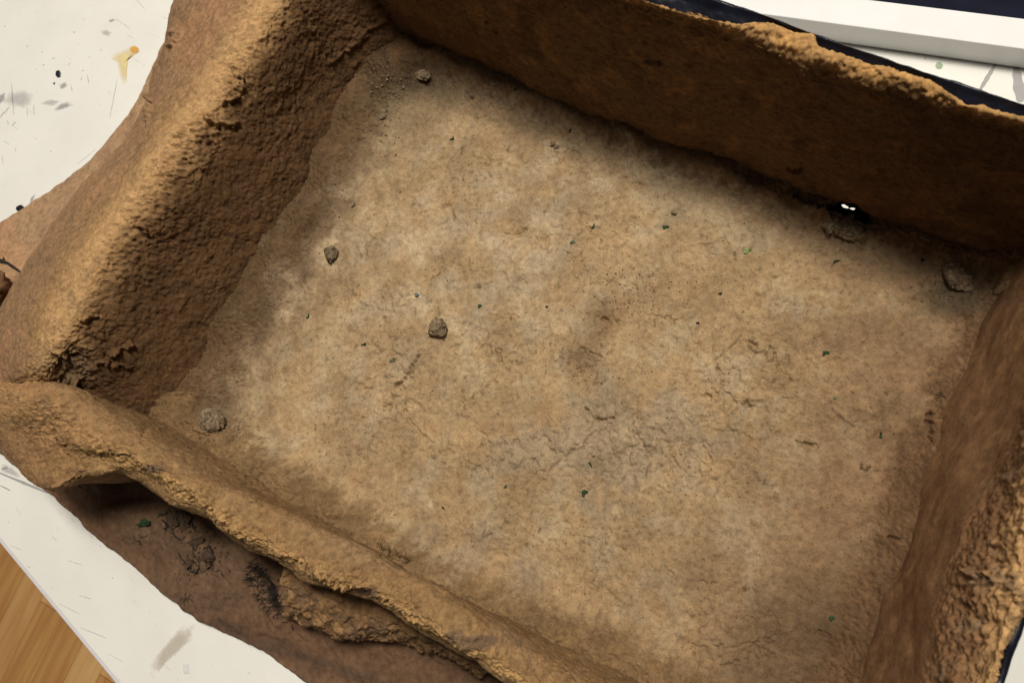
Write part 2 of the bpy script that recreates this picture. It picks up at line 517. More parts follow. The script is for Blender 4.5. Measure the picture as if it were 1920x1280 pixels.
decal('smear', [(272, 1262), (290, 1225), (330, 1180), (346, 1162), (374, 1168), (366, 1195), (335, 1225), (305, 1250), (288, 1275)], M_BROWNSMU, .0004, 'beige dried smear on the white table by the lower base edge')
decal('smudge', [(342, 1244), (354, 1243), (356, 1262), (345, 1263)], decal_material('white_chalk_material', (.85, .84, .83), (.1, 0), (.3, .7), 100., .2), .0004)
decal('smudge', [(0, 866), (20, 872), (38, 888), (42, 898), (20, 890), (0, 884)], M_PALESMU, .0004)
decal('paint_spot', [(1753, 124), (1757, 117), (1764, 117), (1769, 123), (1765, 130), (1757, 130)], M_GRNSPOT, .0004, 'pale green round paint spot on the table by the white frame')
streak('pencil_line', (1838, 168), (1866, 122), 9, M_TAPE, .0004, 'grey smeared line on the table below the white frame')
streak('pencil_line', (1905, 128), (1914, 192), 20, M_TAPE, .0004, 'broad grey smear on the table at the frame corner')
streak('pencil_line', (0, 886), (90, 923), 5, M_TAPE, .0006, 'long grey pencil line by the corner lobe')
streak('pencil_line', (0, 909), (20, 919), 2.5, M_TAPE, .0004)
streak('pencil_line', (4, 879), (15, 875), 4, M_TAPE, .0007)
for a, b, w in (((22, 156), (26, 216), 2), ((206, 222), (220, 150), 1.4), ((164, 141), (167, 156), 2), ((133, 158), (136, 172), 2.5), ((14, 226), (16, 235), 3), ((22, 238), (30, 228), 2),
                ((4, 290), (6, 310), 2.5), ((64, 197), (64, 216), 2), ((51, 200), (52, 218), 1.5), ((128, 124), (132, 118), 2.5), ((8, 214), (18, 200), 2), ((256, 0), (272, 18), 1.2), ((218, 36), (245, 55), 1.2), ((66, 262), (70, 258), 2.5), ((29, 277), (30, 285), 2.5), ((94, 283), (98, 285), 3), ((146, 308), (180, 280), 1),
                ((8, 210), (0, 222), 2), ((138, 62), (141, 60), 4), ((78, 99), (80, 97), 2), ((51, 89), (53, 86), 2.5), ((152, 151), (154, 145), 1.5), ((154, 134), (158, 131), 2), ((188, 95), (192, 93), 2.5), ((80, 124), (84, 121), 2), ((98, 111), (103, 109), 2),
                ((128, 1050), (154, 1058), 1.5), ((20, 1022), (40, 1030), 1.2), ((150, 1175), (200, 1195), 1.8), ((110, 1130), (150, 1150), 1.4), ((148, 1115), (172, 1122), 1.4), ((50, 1060), (58, 1063), 2.5), ((16, 976), (17, 979), 3), ((188, 1023), (190, 1022), 3), ((176, 1004), (179, 999), 1.6), ((464, 1262), (470, 1259), 1.6), ((333, 1274), (335, 1272), 3), ((210, 1083), (213, 1082), 2), ((280, 1148), (281, 1147), 2), ((396, 1245), (397, 1244), 3), ((205, 1225), (232, 1240), 1.2), ((334, 1143), (335, 1144), 2.5),
                ((1734, 112), (1736, 110), 5), ((1766, 34), (1768, 35), 4)):
    streak('scuff', a, b, w * .75, M_SMU if w > 2 else M_SCUFF, .0004)

# white frame behind the model
fa, fb = P(1425, 26, .021), P(1920, 92, .021)
fx = fb - fa; fx[2] = 0; fx /= np.linalg.norm(fx); fy = np.cross([0, 0, 1], fx)
fang = math.atan2(fx[1], fx[0])
frame = empty('picture_frame', (fa[0], fa[1], 0)); frame.rotation_euler.z = fang
tag(frame, 'white rectangular frame with a dark inner panel lying behind the clay model', 'frame')
bw = float(np.dot(P(1920, 36, .0205) - fa, fy)); FL, FD = .62, .42
x0 = -.18
link('frame_rail', box_mesh('frame_rail', x0, x0 + FL, 0, bw, .0006, .021, M_FRAME, .0008), frame)
link('frame_rail', box_mesh('frame_rail', x0, x0 + FL, FD - bw, FD, .0006, .021, M_FRAME, .0008), frame)
link('frame_rail', box_mesh('frame_rail', x0, x0 + bw, bw + .0002, FD - bw - .0002, .0006, .021, M_FRAME, .0008), frame)
link('frame_rail', box_mesh('frame_rail', x0 + FL - bw, x0 + FL, bw + .0002, FD - bw - .0002, .0006, .021, M_FRAME, .0008), frame)
link('dark_panel', box_mesh('dark_panel', x0 + bw + .0005, x0 + FL - bw - .0005, bw + .0005, FD - bw - .0005, .002, .0195, M_PANEL), frame)

# ------------------------------------------------------------------ the clay model
ORI = P(1150, 800, 0.0)
model = empty('clay_model', (ORI[0], ORI[1], 0))
tag(model, 'roofless mud brown clay house model with four thick walls on a brown base', 'model')


def part(name, G, mt, col, flip=False, keep=None, label=None, kind=None):
    o = link(name, grid_mesh(name, G, mt, col, (ORI[0], ORI[1], 0), flip, keep), model)
    if label: o['label'] = label
    if kind: o['kind'] = kind
    return o


def cracks(q, lines):
    """groove depth (m) left by traced cracks; q = photo coordinates of the surface points"""
    d = np.zeros(q.shape[:-1], np.float32)
    wob = None
    for poly, w, dep in lines:
        xs = [p[0] for p in poly]; ys = [p[1] for p in poly]; mg = 25
        msk = (q[..., 0] > min(xs) - mg) & (q[..., 0] < max(xs) + mg) & (q[..., 1] > min(ys) - mg) & (q[..., 1] < max(ys) + mg)
        if not msk.any(): continue
        qq = q[msk]
        h = np.concatenate([qq / 14, np.zeros((len(qq), 1))], 1)
        qq = qq + np.stack([perlin(h, 3), perlin(h, 9)], -1) * 6 + np.stack([perlin(h * 3, 4), perlin(h * 3, 8)], -1) * 2.5
        s = seg_dist(qq, poly)
        ln = np.array(poly[-1]) - np.array(poly[0])
        vary = .45 + .8 * np.clip(.5 + perlin(h * 1.7, 12), 0, 1)
        dd = dep * vary * (1 - sstep(w * .35 * vary, w * vary, s))
        mid_ = np.array(poly).mean(0); side = ((qq - mid_) @ np.array([-ln[1], ln[0]])) > 0
        dd = dd - np.where(side, .22 * dep * np.exp(-((s - w) / 9) ** 2) * (s > w * .7), 0)
        d[msk] = np.where(np.abs(dd) > np.abs(d[msk]), dd, d[msk])
    return d


# --- floor of the box
def build_floor():
    cs = [P(690, 40, ZF), P(1960, 470, ZF), P(1500, 1560, ZF), P(250, 800, ZF)]
    nu, nv = 860, 700
    u = np.linspace(0, 1, nu)[None, :, None]; v = np.linspace(0, 1, nv)[:, None, None]
    G = (cs[0] * (1 - u) + cs[1] * u) * (1 - v) + (cs[3] * (1 - u) + cs[2] * u) * v
    p = G.astype(np.float32); q = PX(G)
    warp = p + .0028 * np.stack([perlin(p * 60, 1), perlin(p * 60, 2), 0 * p[..., 0]], -1)
    h = .0016 * fbm(p, 14, 3, 5) + .0005 * fbm(warp, 90, 4, 11, .55) + .00022 * fbm(p, 230, 3, 15, .6) + .0008 * fbm(p, 38, 3, 17)
    # flaked skin: low ragged ledges
    mask = sstep(.0, .5, perlin(p * 22, 31))
    for k, (sc, thr, am) in enumerate(((48, .10, .0006), (85, -.15, .0005), (150, .25, .0003))):
        n = fbm(warp, sc, 3, 40 + k * 7, .5)
        h += am * np.tanh((n - thr) * 14) * mask
    h -= .0009 * sstep(.50, .75, perlin(warp * 240, 61)) * sstep(-.1, .4, perlin(p * 35, 63))   # pits
    h += .0006 * sstep(.55, .8, perlin(p * 300, 71))                                              # crumbs stuck on
    # fine shrinkage cracks, only in patches
    rid = 1 - np.abs(fbm(warp, 55, 3, 81, .5)) * 9
    h -= .0005 * np.clip(rid, 0, 1) * sstep(.25, .5, perlin(p * 17, 83)) * sstep(-.1, .3, perlin(p * 60, 84))
    fk = lambda x, y, a, b: np.exp(-((q[..., 0] - x) / a) ** 2 - ((q[..., 1] - y) / b) ** 2)
    mk = np.clip(fk(1400, 700, 130, 110) + fk(1010, 850, 190, 70) + .8 * fk(770, 720, 70, 70) + .7 * fk(1100, 430, 150, 60) + .8 * fk(1290, 860, 150, 90) + .6 * fk(900, 300, 150, 50), 0, 1)
    for k, (sc, thr, am) in enumerate(((62, .05, .0007), (105, -.1, .0005), (180, .15, .0003))):
        h += mk * am * np.tanh((fbm(warp, sc, 3, 240 + k * 7, .55) - thr) * 15)
    # scooped hollow in the middle, sweep marks at the near end, rise towards the walls
    e = np.exp(-(((q[..., 0] - 1090) / 60) ** 2 + ((q[..., 1] - 690) / 45) ** 2)); h -= .0032 * e
    sw = sstep(980, 1180, q[..., 1])
    w2 = (q @ np.array([.30, -.95]))[..., None] * np.array([1, 0, 0]) / 17 + p * 25
    h += sw * .0005 * fbm(w2.astype(np.float32), 1.0, 3, 91)
    dl = seg_dist(q, [(801, 107), (684, 178), (584, 400), (477, 575), (396, 722), (366, 800)])
    df = seg_dist(q, [(366, 800), (600, 937), (808, 1080), (1140, 1212), (1400, 1340)])
    db = seg_dist(q, [(801, 107), (1110, 237), (1537, 400), (1880, 500)])
    dr = seg_dist(q, [(1880, 500), (1785, 704), (1690, 917), (1623, 1125), (1550, 1360)])
    inside = in_poly(q, [(801, 107), (1110, 237), (1537, 400), (1880, 500), (1785, 704), (1690, 917), (1623, 1125), (1550, 1360), (1400, 1340), (1140, 1212), (808, 1080), (600, 937), (366, 800), (396, 722), (477, 575), (584, 400), (684, 178)])
    sd_r = np.where(inside | (dr > np.minimum(np.minimum(dl, df), db)), dr, -dr)
    h += .34e-3 * .65 * np.clip(58 - np.maximum(sd_r, -70) + 10 * perlin(p * 35, 98), 0, None) ** 2 / 116
    dl, df, db, dr = [np.where(inside, d_, np.where(d_ < 60, 0, d_)) for d_ in (dl, df, db, dr)]
    edge = np.minimum(np.minimum(dl, df), db)
    h += (.010 + .006 * perlin(p * 40, 96)) * (1 - sstep(0, 60, edge)) ** 2 + .007 * (1 - sstep(0, 100, df)) ** 2
    cor = np.exp(-((q[..., 0] - 760) / 60) ** 2 - ((q[..., 1] - 135) / 45) ** 2); h += .006 * cor * (1 + .6 * perlin(p * 90, 97))
    h += .0010 * (1 - sstep(0, 70, np.minimum(edge, dr))) * billow(p, 260, 2, 95)
    h -= cracks(q, CRACKS)
    for (x, y, rx, ry, dep, rot) in ((775, 690, 60, 9, -.0014, -.95), (1352, 690, 8, 24, .0016, .1), (1470, 690, 6, 30, .001, -.4), (1400, 760, 26, 10, .001, .2)):
        c, s = math.cos(rot), math.sin(rot); a = (q[..., 0] - x) * c + (q[..., 1] - y) * s; b = -(q[..., 0] - x) * s + (q[..., 1] - y) * c
        h -= dep * np.exp(-(a / rx) ** 2 - (b / ry) ** 2)
    G = G.copy(); G[..., 2] += h
    # pigment, with some wall and corner shade painted in
    n1 = fbm(p, 12, 4, 101, .6); n2 = fbm(warp, 45, 4, 111, .6); n3 = fbm(warp, 130, 4, 121, .6)
    col = np.broadcast_to(TAN, G.shape).copy()
    col = lerp(col, c3(.375, .285, .16), .8 * sstep(.0, .7, n2 + .3 * n1))
    col = lerp(col, c3(.345, .225, .105), .35 * sstep(.0, .7, n3 * .6 - n2 * .7 - .1))
    col = lerp(col, c3(.285, .17, .078), .45 * sstep(.15, .8, fbm(warp, 70, 3, 131) * .8 - n1 * .4))
    gp = np.exp(-(((q[..., 0] - 1190) / 210) ** 2 + ((q[..., 1] - 830) / 110) ** 2)) + np.exp(-(((q[..., 0] - 860) / 110) ** 2 + ((q[..., 1] - 1050) / 70) ** 2)) + .6 * np.exp(-(((q[..., 0] - 1000) / 140) ** 2 + ((q[..., 1] - 840) / 50) ** 2))
    col = lerp(col, GREY, .8 * sstep(.25, .8, gp + .45 * n2))
    bs = np.exp(-(((q[..., 0] - 1095) / 48) ** 2 + ((q[..., 1] - 672) / 36) ** 2)) + .8 * np.exp(-(((q[..., 0] - 1125) / 45) ** 2 + ((q[..., 1] - 595) / 40) ** 2))
    col = lerp(col, DARK, .65 * sstep(.2, .9, bs + .25 * n3))
    ed = 1 - sstep(5, 125, dl + 40 * n2)  # grit tone by the left wall, contact shade painted in with it
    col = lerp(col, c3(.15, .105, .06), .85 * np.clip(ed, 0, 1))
    pd = np.exp(-(((q[..., 0] - 900) / 230) ** 2 + ((q[..., 1] - 460) / 150) ** 2)) + .35 * np.exp(-(((q[..., 0] - 680) / 120) ** 2 + ((q[..., 1] - 720) / 140) ** 2))
    col = lerp(col, c3(.41, .315, .19), .7 * np.clip(pd * (.7 + 1.2 * n2), 0, 1))
    ed = 1 - sstep(20, 420, dr + 60 * n2)  # right wall's shade painted into the floor, over its brown tone
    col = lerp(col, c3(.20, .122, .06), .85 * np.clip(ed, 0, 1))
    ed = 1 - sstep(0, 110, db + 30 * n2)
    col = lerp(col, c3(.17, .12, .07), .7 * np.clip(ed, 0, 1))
    low = sstep(900, 1280, q[..., 1] + 60 * n1)  # near end darkened, soft shade painted into the colour
    col = lerp(col, c3(.24, .155, .078), .5 * low)
    gd = np.exp(-((q[..., 0] - 1600) / 210) ** 2 - ((q[..., 1] - 1330) / 260) ** 2)  # soft shadow in the near right corner, painted as dark clay
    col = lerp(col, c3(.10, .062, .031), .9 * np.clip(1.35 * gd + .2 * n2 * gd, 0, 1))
    col = col * c3(1.03, 1.015, 1.08)
    ulc = np.exp(-((q[..., 0] - 720) / 130) ** 2 - ((q[..., 1] - 190) / 110) ** 2)  # far left end darkened, wall shade painted in
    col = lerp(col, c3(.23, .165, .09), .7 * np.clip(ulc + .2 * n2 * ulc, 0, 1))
    col = lerp(col, c3(.055, .042, .027), .9 * np.clip(1.4 * cor + .4 * n3 * cor, 0, 1))  # grey gravel of the far left corner, corner shade painted in
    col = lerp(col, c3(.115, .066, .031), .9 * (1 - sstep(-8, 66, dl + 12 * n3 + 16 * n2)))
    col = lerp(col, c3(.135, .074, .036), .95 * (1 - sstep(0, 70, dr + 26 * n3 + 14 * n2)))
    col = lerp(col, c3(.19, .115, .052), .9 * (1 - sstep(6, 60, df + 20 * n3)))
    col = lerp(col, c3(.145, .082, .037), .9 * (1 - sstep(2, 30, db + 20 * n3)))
    patch = np.exp(-(((q[..., 0] - 1790) / 55) ** 4 + ((q[..., 1] - 560) / 32) ** 4))
    col = lerp(col, c3(.11, .085, .05), .7 * patch)
    dk = sstep(.42, .7, perlin(warp * 190, 141)) * sstep(-.1, .4, perlin(p * 30, 143))
    col = lerp(col, DARK * .7, .6 * dk)
    dk = sstep(.45, .68, fbm(p, 300, 2, 145)) * sstep(-.05, .45, fbm(p, 24, 2, 147))
    col = lerp(col, DARK * .6, .6 * dk)
    dk = sstep(.3, .8, fbm(p, 110, 3, 149)) * sstep(-.1, .4, perlin(p * 40, 151))
    col = lerp(col, col * 1.28, .7 * dk)
    col *= (1 + .08 * n3 + .20 * fbm(warp, 34, 4, 171, .55))[..., None]
    keep = ~in_poly(q + 7 * np.stack([perlin(p * 220, 161), perlin(p * 220, 163)], -1), HOLE)
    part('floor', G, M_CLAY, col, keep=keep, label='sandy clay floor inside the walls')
    return G, q


HOLE = [(1543, 396), (1556, 388), (1578, 384), (1606, 388), (1628, 404), (1632, 422), (1618, 438), (1592, 440), (1566, 430), (1550, 414)]
CRACKS = [
    ([(1098, 768), (1112, 778), (1128, 786), (1148, 786)], 5, .0035),
    ([(1492, 828), (1512, 836), (1532, 833)], 4.5, .003),
    ([(945, 440), (968, 440), (985, 432)], 4, .002), ([(932, 645), (934, 665), (940, 680)], 4.5, .0025),
    ([(952, 602), (956, 590), (972, 596)], 4, .0014),
    ([(788, 668), (768, 700), (742, 727)], 5, .0032), ([(757, 758), (765, 785), (790, 815)], 4, .002), ([(715, 775), (740, 745)], 4, .0016),
    ([(1345, 690), (1356, 700), (1352, 712)], 5, .003), ([(1445, 648), (1462, 690), (1485, 712)], 4, .002), ([(1410, 640), (1414, 650)], 5, .003),
    ([(1318, 740), (1332, 744)], 5, .003), ([(1395, 755), (1410, 762)], 6, .003), ([(1215, 592), (1260, 598), (1300, 600)], 3.5, .0015),
    ([(1615, 876), (1626, 880)], 4.5, .003), ([(1640, 882), (1665, 884)], 3.5, .0015),
    ([(1090, 650), (1110, 660), (1122, 668)], 5, .002), ([(1128, 592), (1142, 606)], 5, .0025),
    ([(1060, 990), (1090, 992)], 4, .0014), ([(1240, 1060), (1260, 1075)], 4, .0015), ([(1290, 1090), (1345, 1095)], 4, .0014),
    ([(1340, 1210), (1370, 1215), (1430, 1200), (1470, 1190)], 3.5, .0012), ([(1405, 1205), (1450, 1205), (1490, 1182)], 3.5, .0012), ([(1540, 1180), (1562, 1195)], 3.5, .0012),
    ([(1740, 775), (1736, 790), (1742, 812), (1738, 835)], 6, .004), ([(1660, 1010), (1672, 1012)], 6, .004),
    ([(1490, 378), (1537, 398)], 7, .004), ([(366, 800), (420, 832)], 6, .003),
    ([(870, 862), (900, 880)], 4, .0015), ([(1000, 860), (1016, 885)], 4, .0015), ([(1022, 780), (1040, 830)], 3.5, .001),
]
GF, QF = build_floor()


def clay_wall(name, rows, nu, nv, axis, crumble, colour, mt=None, smooth=1.0, flip=False, lines=(), label=None, keepf=None, streakdir=None, streak_w=None, base_h=None):
    G, t = loft(rows, nu, nv, axis)
    N = normals(G)
    if flip: N = -N
    p = G.astype(np.float32)
    T = np.broadcast_to(t[:, None], G.shape[:2]); U = np.broadcast_to(np.linspace(0, 1, nu)[None], G.shape[:2])
    q = PX(G)
    warp = p + .0018 * np.stack([perlin(p * 80, 1), perlin(p * 80, 2), perlin(p * 80, 3)], -1)
    k = crumble(T, U, q, p)
    h = .0020 * fbm(p, 22, 3, 5) + (.00025 * smooth + .0006 * k) * fbm(warp, 90, 4, 15, .55)
    lum = billow(warp, 130, 4, 25, .55)
    lum2 = billow(warp, 260, 3, 29, .6)
    lum3 = np.abs(perlin(warp * 420, 33)) * 2 - .5
    h += k * (.0005 * lum + .0007 * lum2 + .0004 * lum3 + .0010 * fbm(p, 60, 3, 35) + .0021 * grains(p, 250, 1) + .0013 * grains(p, 430, 2))
    h += k * .0005 * np.tanh(fbm(warp, 120, 3, 45) * 9)
    h += (1 - np.clip(k, 0, 1)) * .0003 * smooth * np.tanh((fbm(warp, 120, 3, 55) - .1) * 10)
    if streakdir is not None:
        sd = np.array(streakdir, np.float32); sd /= np.linalg.norm(sd)
        al = (p @ sd)[..., None] * sd; pp = (p - al) * 1.0 + al * .22
        h += streak_w(T, U) * (.0005 * fbm(pp, 150, 3, 65) + .0004 * np.abs(perlin(pp * 330, 67)))
    h -= cracks(q, lines)
    if base_h is not None: h = h + base_h(T, U, q, p)
    G = G + N * h[..., None]
    col = colour(T, U, q, p, warp, h)
    keep = keepf(q, T, U) if keepf else None
    return part(name, G, mt or M_WALL, col, flip=flip, keep=keep, label=label), G


def ax(a, b, z): 
    d = P(*b, z) - P(*a, z); d[2] = 0; return d / np.linalg.norm(d)


def shift(r, dx, z):
    """row moved outward (away from the box middle ORI along a direction) to height z"""
    o = r.copy(); o[:, :2] += np.array(dx)[:2]; o[:, 2] = z; return o


# --- left wall
L0 = [(850, 10), (810, 90), (754, 125), (707, 151), (684, 178), (660, 215), (647, 240), (625, 310), (584, 400), (531, 487), (504, 528), (477, 575), (453, 618), (416, 679), (396, 722), (380, 756), (366, 800), (345, 850)]
L2 = [(690, -140), (622, -62), (562, 12), (506, 105), (462, 177), (420, 246), (372, 312), (318, 388), (265, 455), (215, 533), (180, 612), (150, 676), (128, 735)]
L3 = [(660, -180), (590, -90), (505, 0), (450, 90), (400, 170), (350, 235), (295, 305), (240, 385), (190, 455), (145, 545), (110, 625), (84, 700), (66, 742)]
L4 = [(560, -190), (470, -90), (410, 10), (365, 105), (318, 200), (265, 280), (205, 350), (150, 430), (100, 510), (60, 590), (35, 660), (18, 715), (0, 750)]
L5 = [(500, -190), (390, -70), (338, 0), (318, 32), (320, 58), (300, 140), (285, 190), (248, 262), (205, 310), (165, 345), (115, 410), (65, 480), (28, 553), (-5, 600), (-30, 690), (-40, 790)]
L6 = [(490, -190), (380, -75), (332, 0), (318, 34), (318, 70), (290, 141), (278, 188), (240, 264), (200, 315), (158, 350), (102, 425), (52, 498), (18, 565), (-15, 605), (-40, 690), (-50, 790)]
axL = ax((725, 100), (380, 790), ZF)
r0, r2 = row(L0, .026), row(L2, [.113] * 11 + [.108, .085])
rows = [r0, None, r2, row(L3, [.124] * 10 + [.122, .114, .088]), row(L4, [.115] * 10 + [.112, .104, .080]), row(L5, [.082] * 14 + [.078, .07]), row(L6, .030)]
rows.append(rows[-1] + np.array([0, 0, -.03]))
rows[1] = .5 * curve(r0, 60, axL) + .5 * curve(r2, 60, axL); rows[1][:, 2] -= .004


def crumL(T, U, q, p):
    k = .25 + 1.0 * np.exp(-((T - 2.5) / .6) ** 2) + .2 * np.exp(-((T - 1.2) / .7) ** 2)
    k = k * (.7 + .5 * sstep(-.3, .3, perlin(p * 30, 77))) + 1.1 * np.exp(-((q[..., 0] - 125) / 45) ** 2 - ((q[..., 1] - 690) / 32) ** 2)
    return np.where(T > 4, .22, k)


def colL(T, U, q, p, w, h):
    n1, n2, n3 = fbm(p, 18, 3, 201), fbm(w, 70, 4, 211, .6), fbm(w, 200, 3, 221)
    c = np.broadcast_to(c3(.305, .176, .077), p.shape).copy()
    c = lerp(c, c3(.125, .066, .029), 1 - sstep(1.75, 2.5, T + .35 * n2))  # inner face darkened, its shade painted into the clay colour
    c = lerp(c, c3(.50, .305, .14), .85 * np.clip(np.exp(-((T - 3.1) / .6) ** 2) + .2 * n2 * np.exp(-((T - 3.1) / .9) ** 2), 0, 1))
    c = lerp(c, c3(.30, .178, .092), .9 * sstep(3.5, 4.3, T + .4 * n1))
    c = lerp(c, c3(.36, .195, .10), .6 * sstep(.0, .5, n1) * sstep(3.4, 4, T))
    c = lerp(c, c * c3(.66, .68, .72), .6 * sstep(.25, .7, n2 - .2 * n1))
    gr = np.exp(-(((q[..., 0] - 130) / 50) ** 2 + ((q[..., 1] - 690) / 28) ** 2))
    c = lerp(c, c3(.17, .115, .068), .8 * gr)
    return c * (1 + .18 * n3)[..., None]


linesL = [([(92, 722), (112, 719), (140, 715), (148, 712)], 7, .007), ([(205, 664), (222, 656), (245, 645)], 6, .005), ([(98, 655), (110, 665), (122, 676)], 6, .004), ([(265, 425), (275, 440)], 6, .004), ([(150, 600), (178, 590)], 6, .0035),
          ([(178, 675), (215, 683), (245, 690)], 4.5, .003), ([(280, 180), (283, 205), (276, 225)], 6, .004), ([(420, 190), (445, 185), (450, 165)], 6, .004), ([(385, 215), (405, 232), (440, 230)], 6, .004), ([(440, 130), (455, 165)], 5, .004),
          ([(330, 70), (322, 90)], 6, .003), ([(60, 450), (50, 480)], 4, .002), ([(330, 260), (345, 240)], 6, .004), ([(620, 120), (690, 60), (740, 20)], 5, .002)]


def baseL(T, U, q, p):
    lump = np.exp(-(((q[..., 0] - 128) / 34) ** 2 + ((q[..., 1] - 688) / 26) ** 2)) * .0035
    knob = np.exp(-(((q[..., 0] - 328) / 16) ** 2 + ((q[..., 1] - 38) / 20) ** 2)) * .004
    dent = np.exp(-(((q[..., 0] - 325) / 10) ** 2 + ((q[..., 1] - 62) / 6) ** 2)) * .004
    und = .004 * np.exp(-((T - 1) / .8) ** 2) * perlin(p * 14, 301)
    return lump + knob - dent + und


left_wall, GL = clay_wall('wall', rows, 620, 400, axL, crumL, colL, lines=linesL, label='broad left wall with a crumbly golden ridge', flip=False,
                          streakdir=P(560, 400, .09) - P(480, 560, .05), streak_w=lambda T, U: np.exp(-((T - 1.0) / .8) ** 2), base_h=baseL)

# --- front wall with the corner lobe
F0 = [(330, 775), (366, 805), (430, 838), (520, 892), (600, 939), (680, 984), (750, 1034), (808, 1082), (882, 1119), (940, 1145), (1030, 1172), (1140, 1214), (1260, 1268), (1400, 1340), (1500, 1400), (1620, 1470)]
F1 = [(104, 722), (128, 723), (150, 735), (215, 785), (300, 840), (400, 905), (500, 948), (600, 987), (690, 1032), (760, 1072), (830, 1114), (900, 1162), (970, 1207), (1060, 1257), (1170, 1312), (1300, 1380), (1430, 1452), (1590, 1540)]
F2 = [(58, 720), (72, 732), (95, 758), (160, 805), (240, 848), (320, 893), (410, 953), (480, 1000), (560, 1045), (650, 1082), (740, 1128), (830, 1178), (900, 1218), (980, 1265), (1080, 1320), (1220, 1400), (1370, 1485), (1580, 1600)]
F3 = [(-14, 690), (-8, 730), (25, 790), (90, 845), (190, 858), (250, 882), (330, 922), (400, 968), (470, 1018), (560, 1070), (640, 1096), (720, 1135), (800, 1180), (870, 1220), (940, 1262), (1040, 1330), (1180, 1410), (1340, 1502), (1570, 1632)]
F4 = [(-70, 650), (-50, 720), (-15, 800), (20, 864), (58, 908), (105, 918), (150, 906), (190, 878), (240, 893), (296, 927), (353, 951), (403, 984), (437, 1015), (484, 1038), (537, 1065), (578, 1092), (640, 1104), (700, 1132), (761, 1162), (822, 1200), (889, 1236), (953, 1277), (1060, 1345), (1200, 1425), (1360, 1520), (1580, 1650)]
axF = ax((380, 800), (1140, 1212), ZF)
outF = np.cross(axF, [0, 0, 1]); 
if np.dot(outF, P(200, 1000, 0) - P(700, 900, 0)) < 0: outF = -outF
r0, r1 = row(F0, .026), row(F1, [.094] + [.104] * 2 + [.100] * 3 + [.095] * 6 + [.088] * 6)
rows = [r0, r1, row(F2, [.100] + [.114] * 2 + [.110] * 3 + [.104] * 6 + [.098] * 5), row(F3, [.090] + [.104] * 2 + [.100] * 6 + [.094] * 7 + [.092] * 3), row(F4, [.07] + [.082, .084, .08] * 7 + [.08] * 4)]
rows += [shift(rows[4], -outF * .006, .062), shift(rows[4], -outF * .011, .012)]
md = .5 * curve(r0, 60, axF) + .5 * curve(r1, 60, axF); md += outF * .002; rows.insert(1, md)


def crumF(T, U, q, p):
    k = .15 + 1.1 * np.exp(-((T - 3.25) / .95) ** 2) * (1 - .5 * sstep(330, 150, q[..., 0])) + .9 * np.exp(-((q[..., 0] - 110) / 40) ** 2 - ((q[..., 1] - 700) / 25) ** 2)
    return k * (.6 + .5 * sstep(-.3, .4, perlin(p * 30, 78)))


def colF(T, U, q, p, w, h):
    n1, n2, n3 = fbm(p, 18, 3, 231), fbm(w, 75, 4, 241, .6), fbm(w, 200, 3, 251)
    c = np.broadcast_to(c3(.28, .165, .074), p.shape).copy()
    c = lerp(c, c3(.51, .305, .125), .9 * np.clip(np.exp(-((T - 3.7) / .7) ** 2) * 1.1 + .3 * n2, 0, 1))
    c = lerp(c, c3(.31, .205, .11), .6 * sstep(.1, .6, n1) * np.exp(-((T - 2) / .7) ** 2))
    c = lerp(c, c3(.185, .108, .046), .8 * (1 - sstep(.9, 2.0, T + .3 * n1)))  # inner slope darkened below the crest, shade painted in
    lob = sstep(300, 60, q[..., 0] + 60 * n1)
    c = lerp(c, c3(.33, .185, .085), .8 * lob * sstep(2.0, 3.0, T))
    for (x, y, rx, ry) in ((288, 880, 24, 11), (690, 1112, 24, 14), (895, 1205, 40, 15), (855, 1190, 20, 12)):
        c = lerp(c, c3(.15, .095, .06), .85 * sstep(.35, .7, np.exp(-(((q[..., 0] - x) / rx) ** 2 + ((q[..., 1] - y) / ry) ** 2)) + .25 * n3))
    c = lerp(c, c3(.21, .14, .07), .5 * sstep(.3, .7, n2 - .2 * n1))
    c = lerp(c, c3(.17, .115, .068), .8 * np.exp(-((q[..., 0] - 118) / 40) ** 2 - ((q[..., 1] - 690) / 24) ** 2))
    return c * (1 + .18 * n3)[..., None]


linesF = [([(640, 1090), (655, 1100)], 4, .003), ([(280, 872), (300, 878)], 4, .002), ([(95, 820), (112, 832)], 4, .002), ([(150, 880), (120, 905), (100, 912)], 5, .002)]


def baseF(T, U, q, p):
    return .005 * np.exp(-((T - 3) / 1.4) ** 2) * perlin(p * 20, 311) + .0035 * np.exp(-((T - 4) / 1.2) ** 2) * perlin(p * 45, 313)


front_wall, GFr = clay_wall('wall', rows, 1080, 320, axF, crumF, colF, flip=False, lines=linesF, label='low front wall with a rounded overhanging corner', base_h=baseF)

# --- right wall
R0 = [(1940, 400), (1900, 470), (1862, 530), (1837, 580), (1815, 630), (1785, 704), (1760, 745), (1740, 800), (1730, 835), (1704, 872), (1692, 917), (1678, 1011), (1657, 1070), (1625, 1125), (1613, 1186), (1594, 1243), (1577, 1290), (1550, 1360), (1530, 1450), (1500, 1570)]
R1 = [(2060, 300), (2000, 480), (1955, 640), (1905, 780), (1858, 883), (1820, 950), (1792, 1040), (1767, 1130), (1738, 1240), (1715, 1310), (1680, 1450), (1640, 1600)]
R2 = [(2110, 270), (2060, 480), (2000, 640), (1950, 770), (1915, 880), (1900, 980), (1885, 1080), (1862, 1180), (1836, 1270), (1800, 1380), (1770, 1480), (1725, 1630)]
R3 = [(2140, 270), (2090, 480), (2030, 640), (1985, 770), (1950, 890), (1932, 1000), (1914, 1090), (1890, 1180), (1862, 1270), (1830, 1380), (1800, 1480), (1755, 1630)]
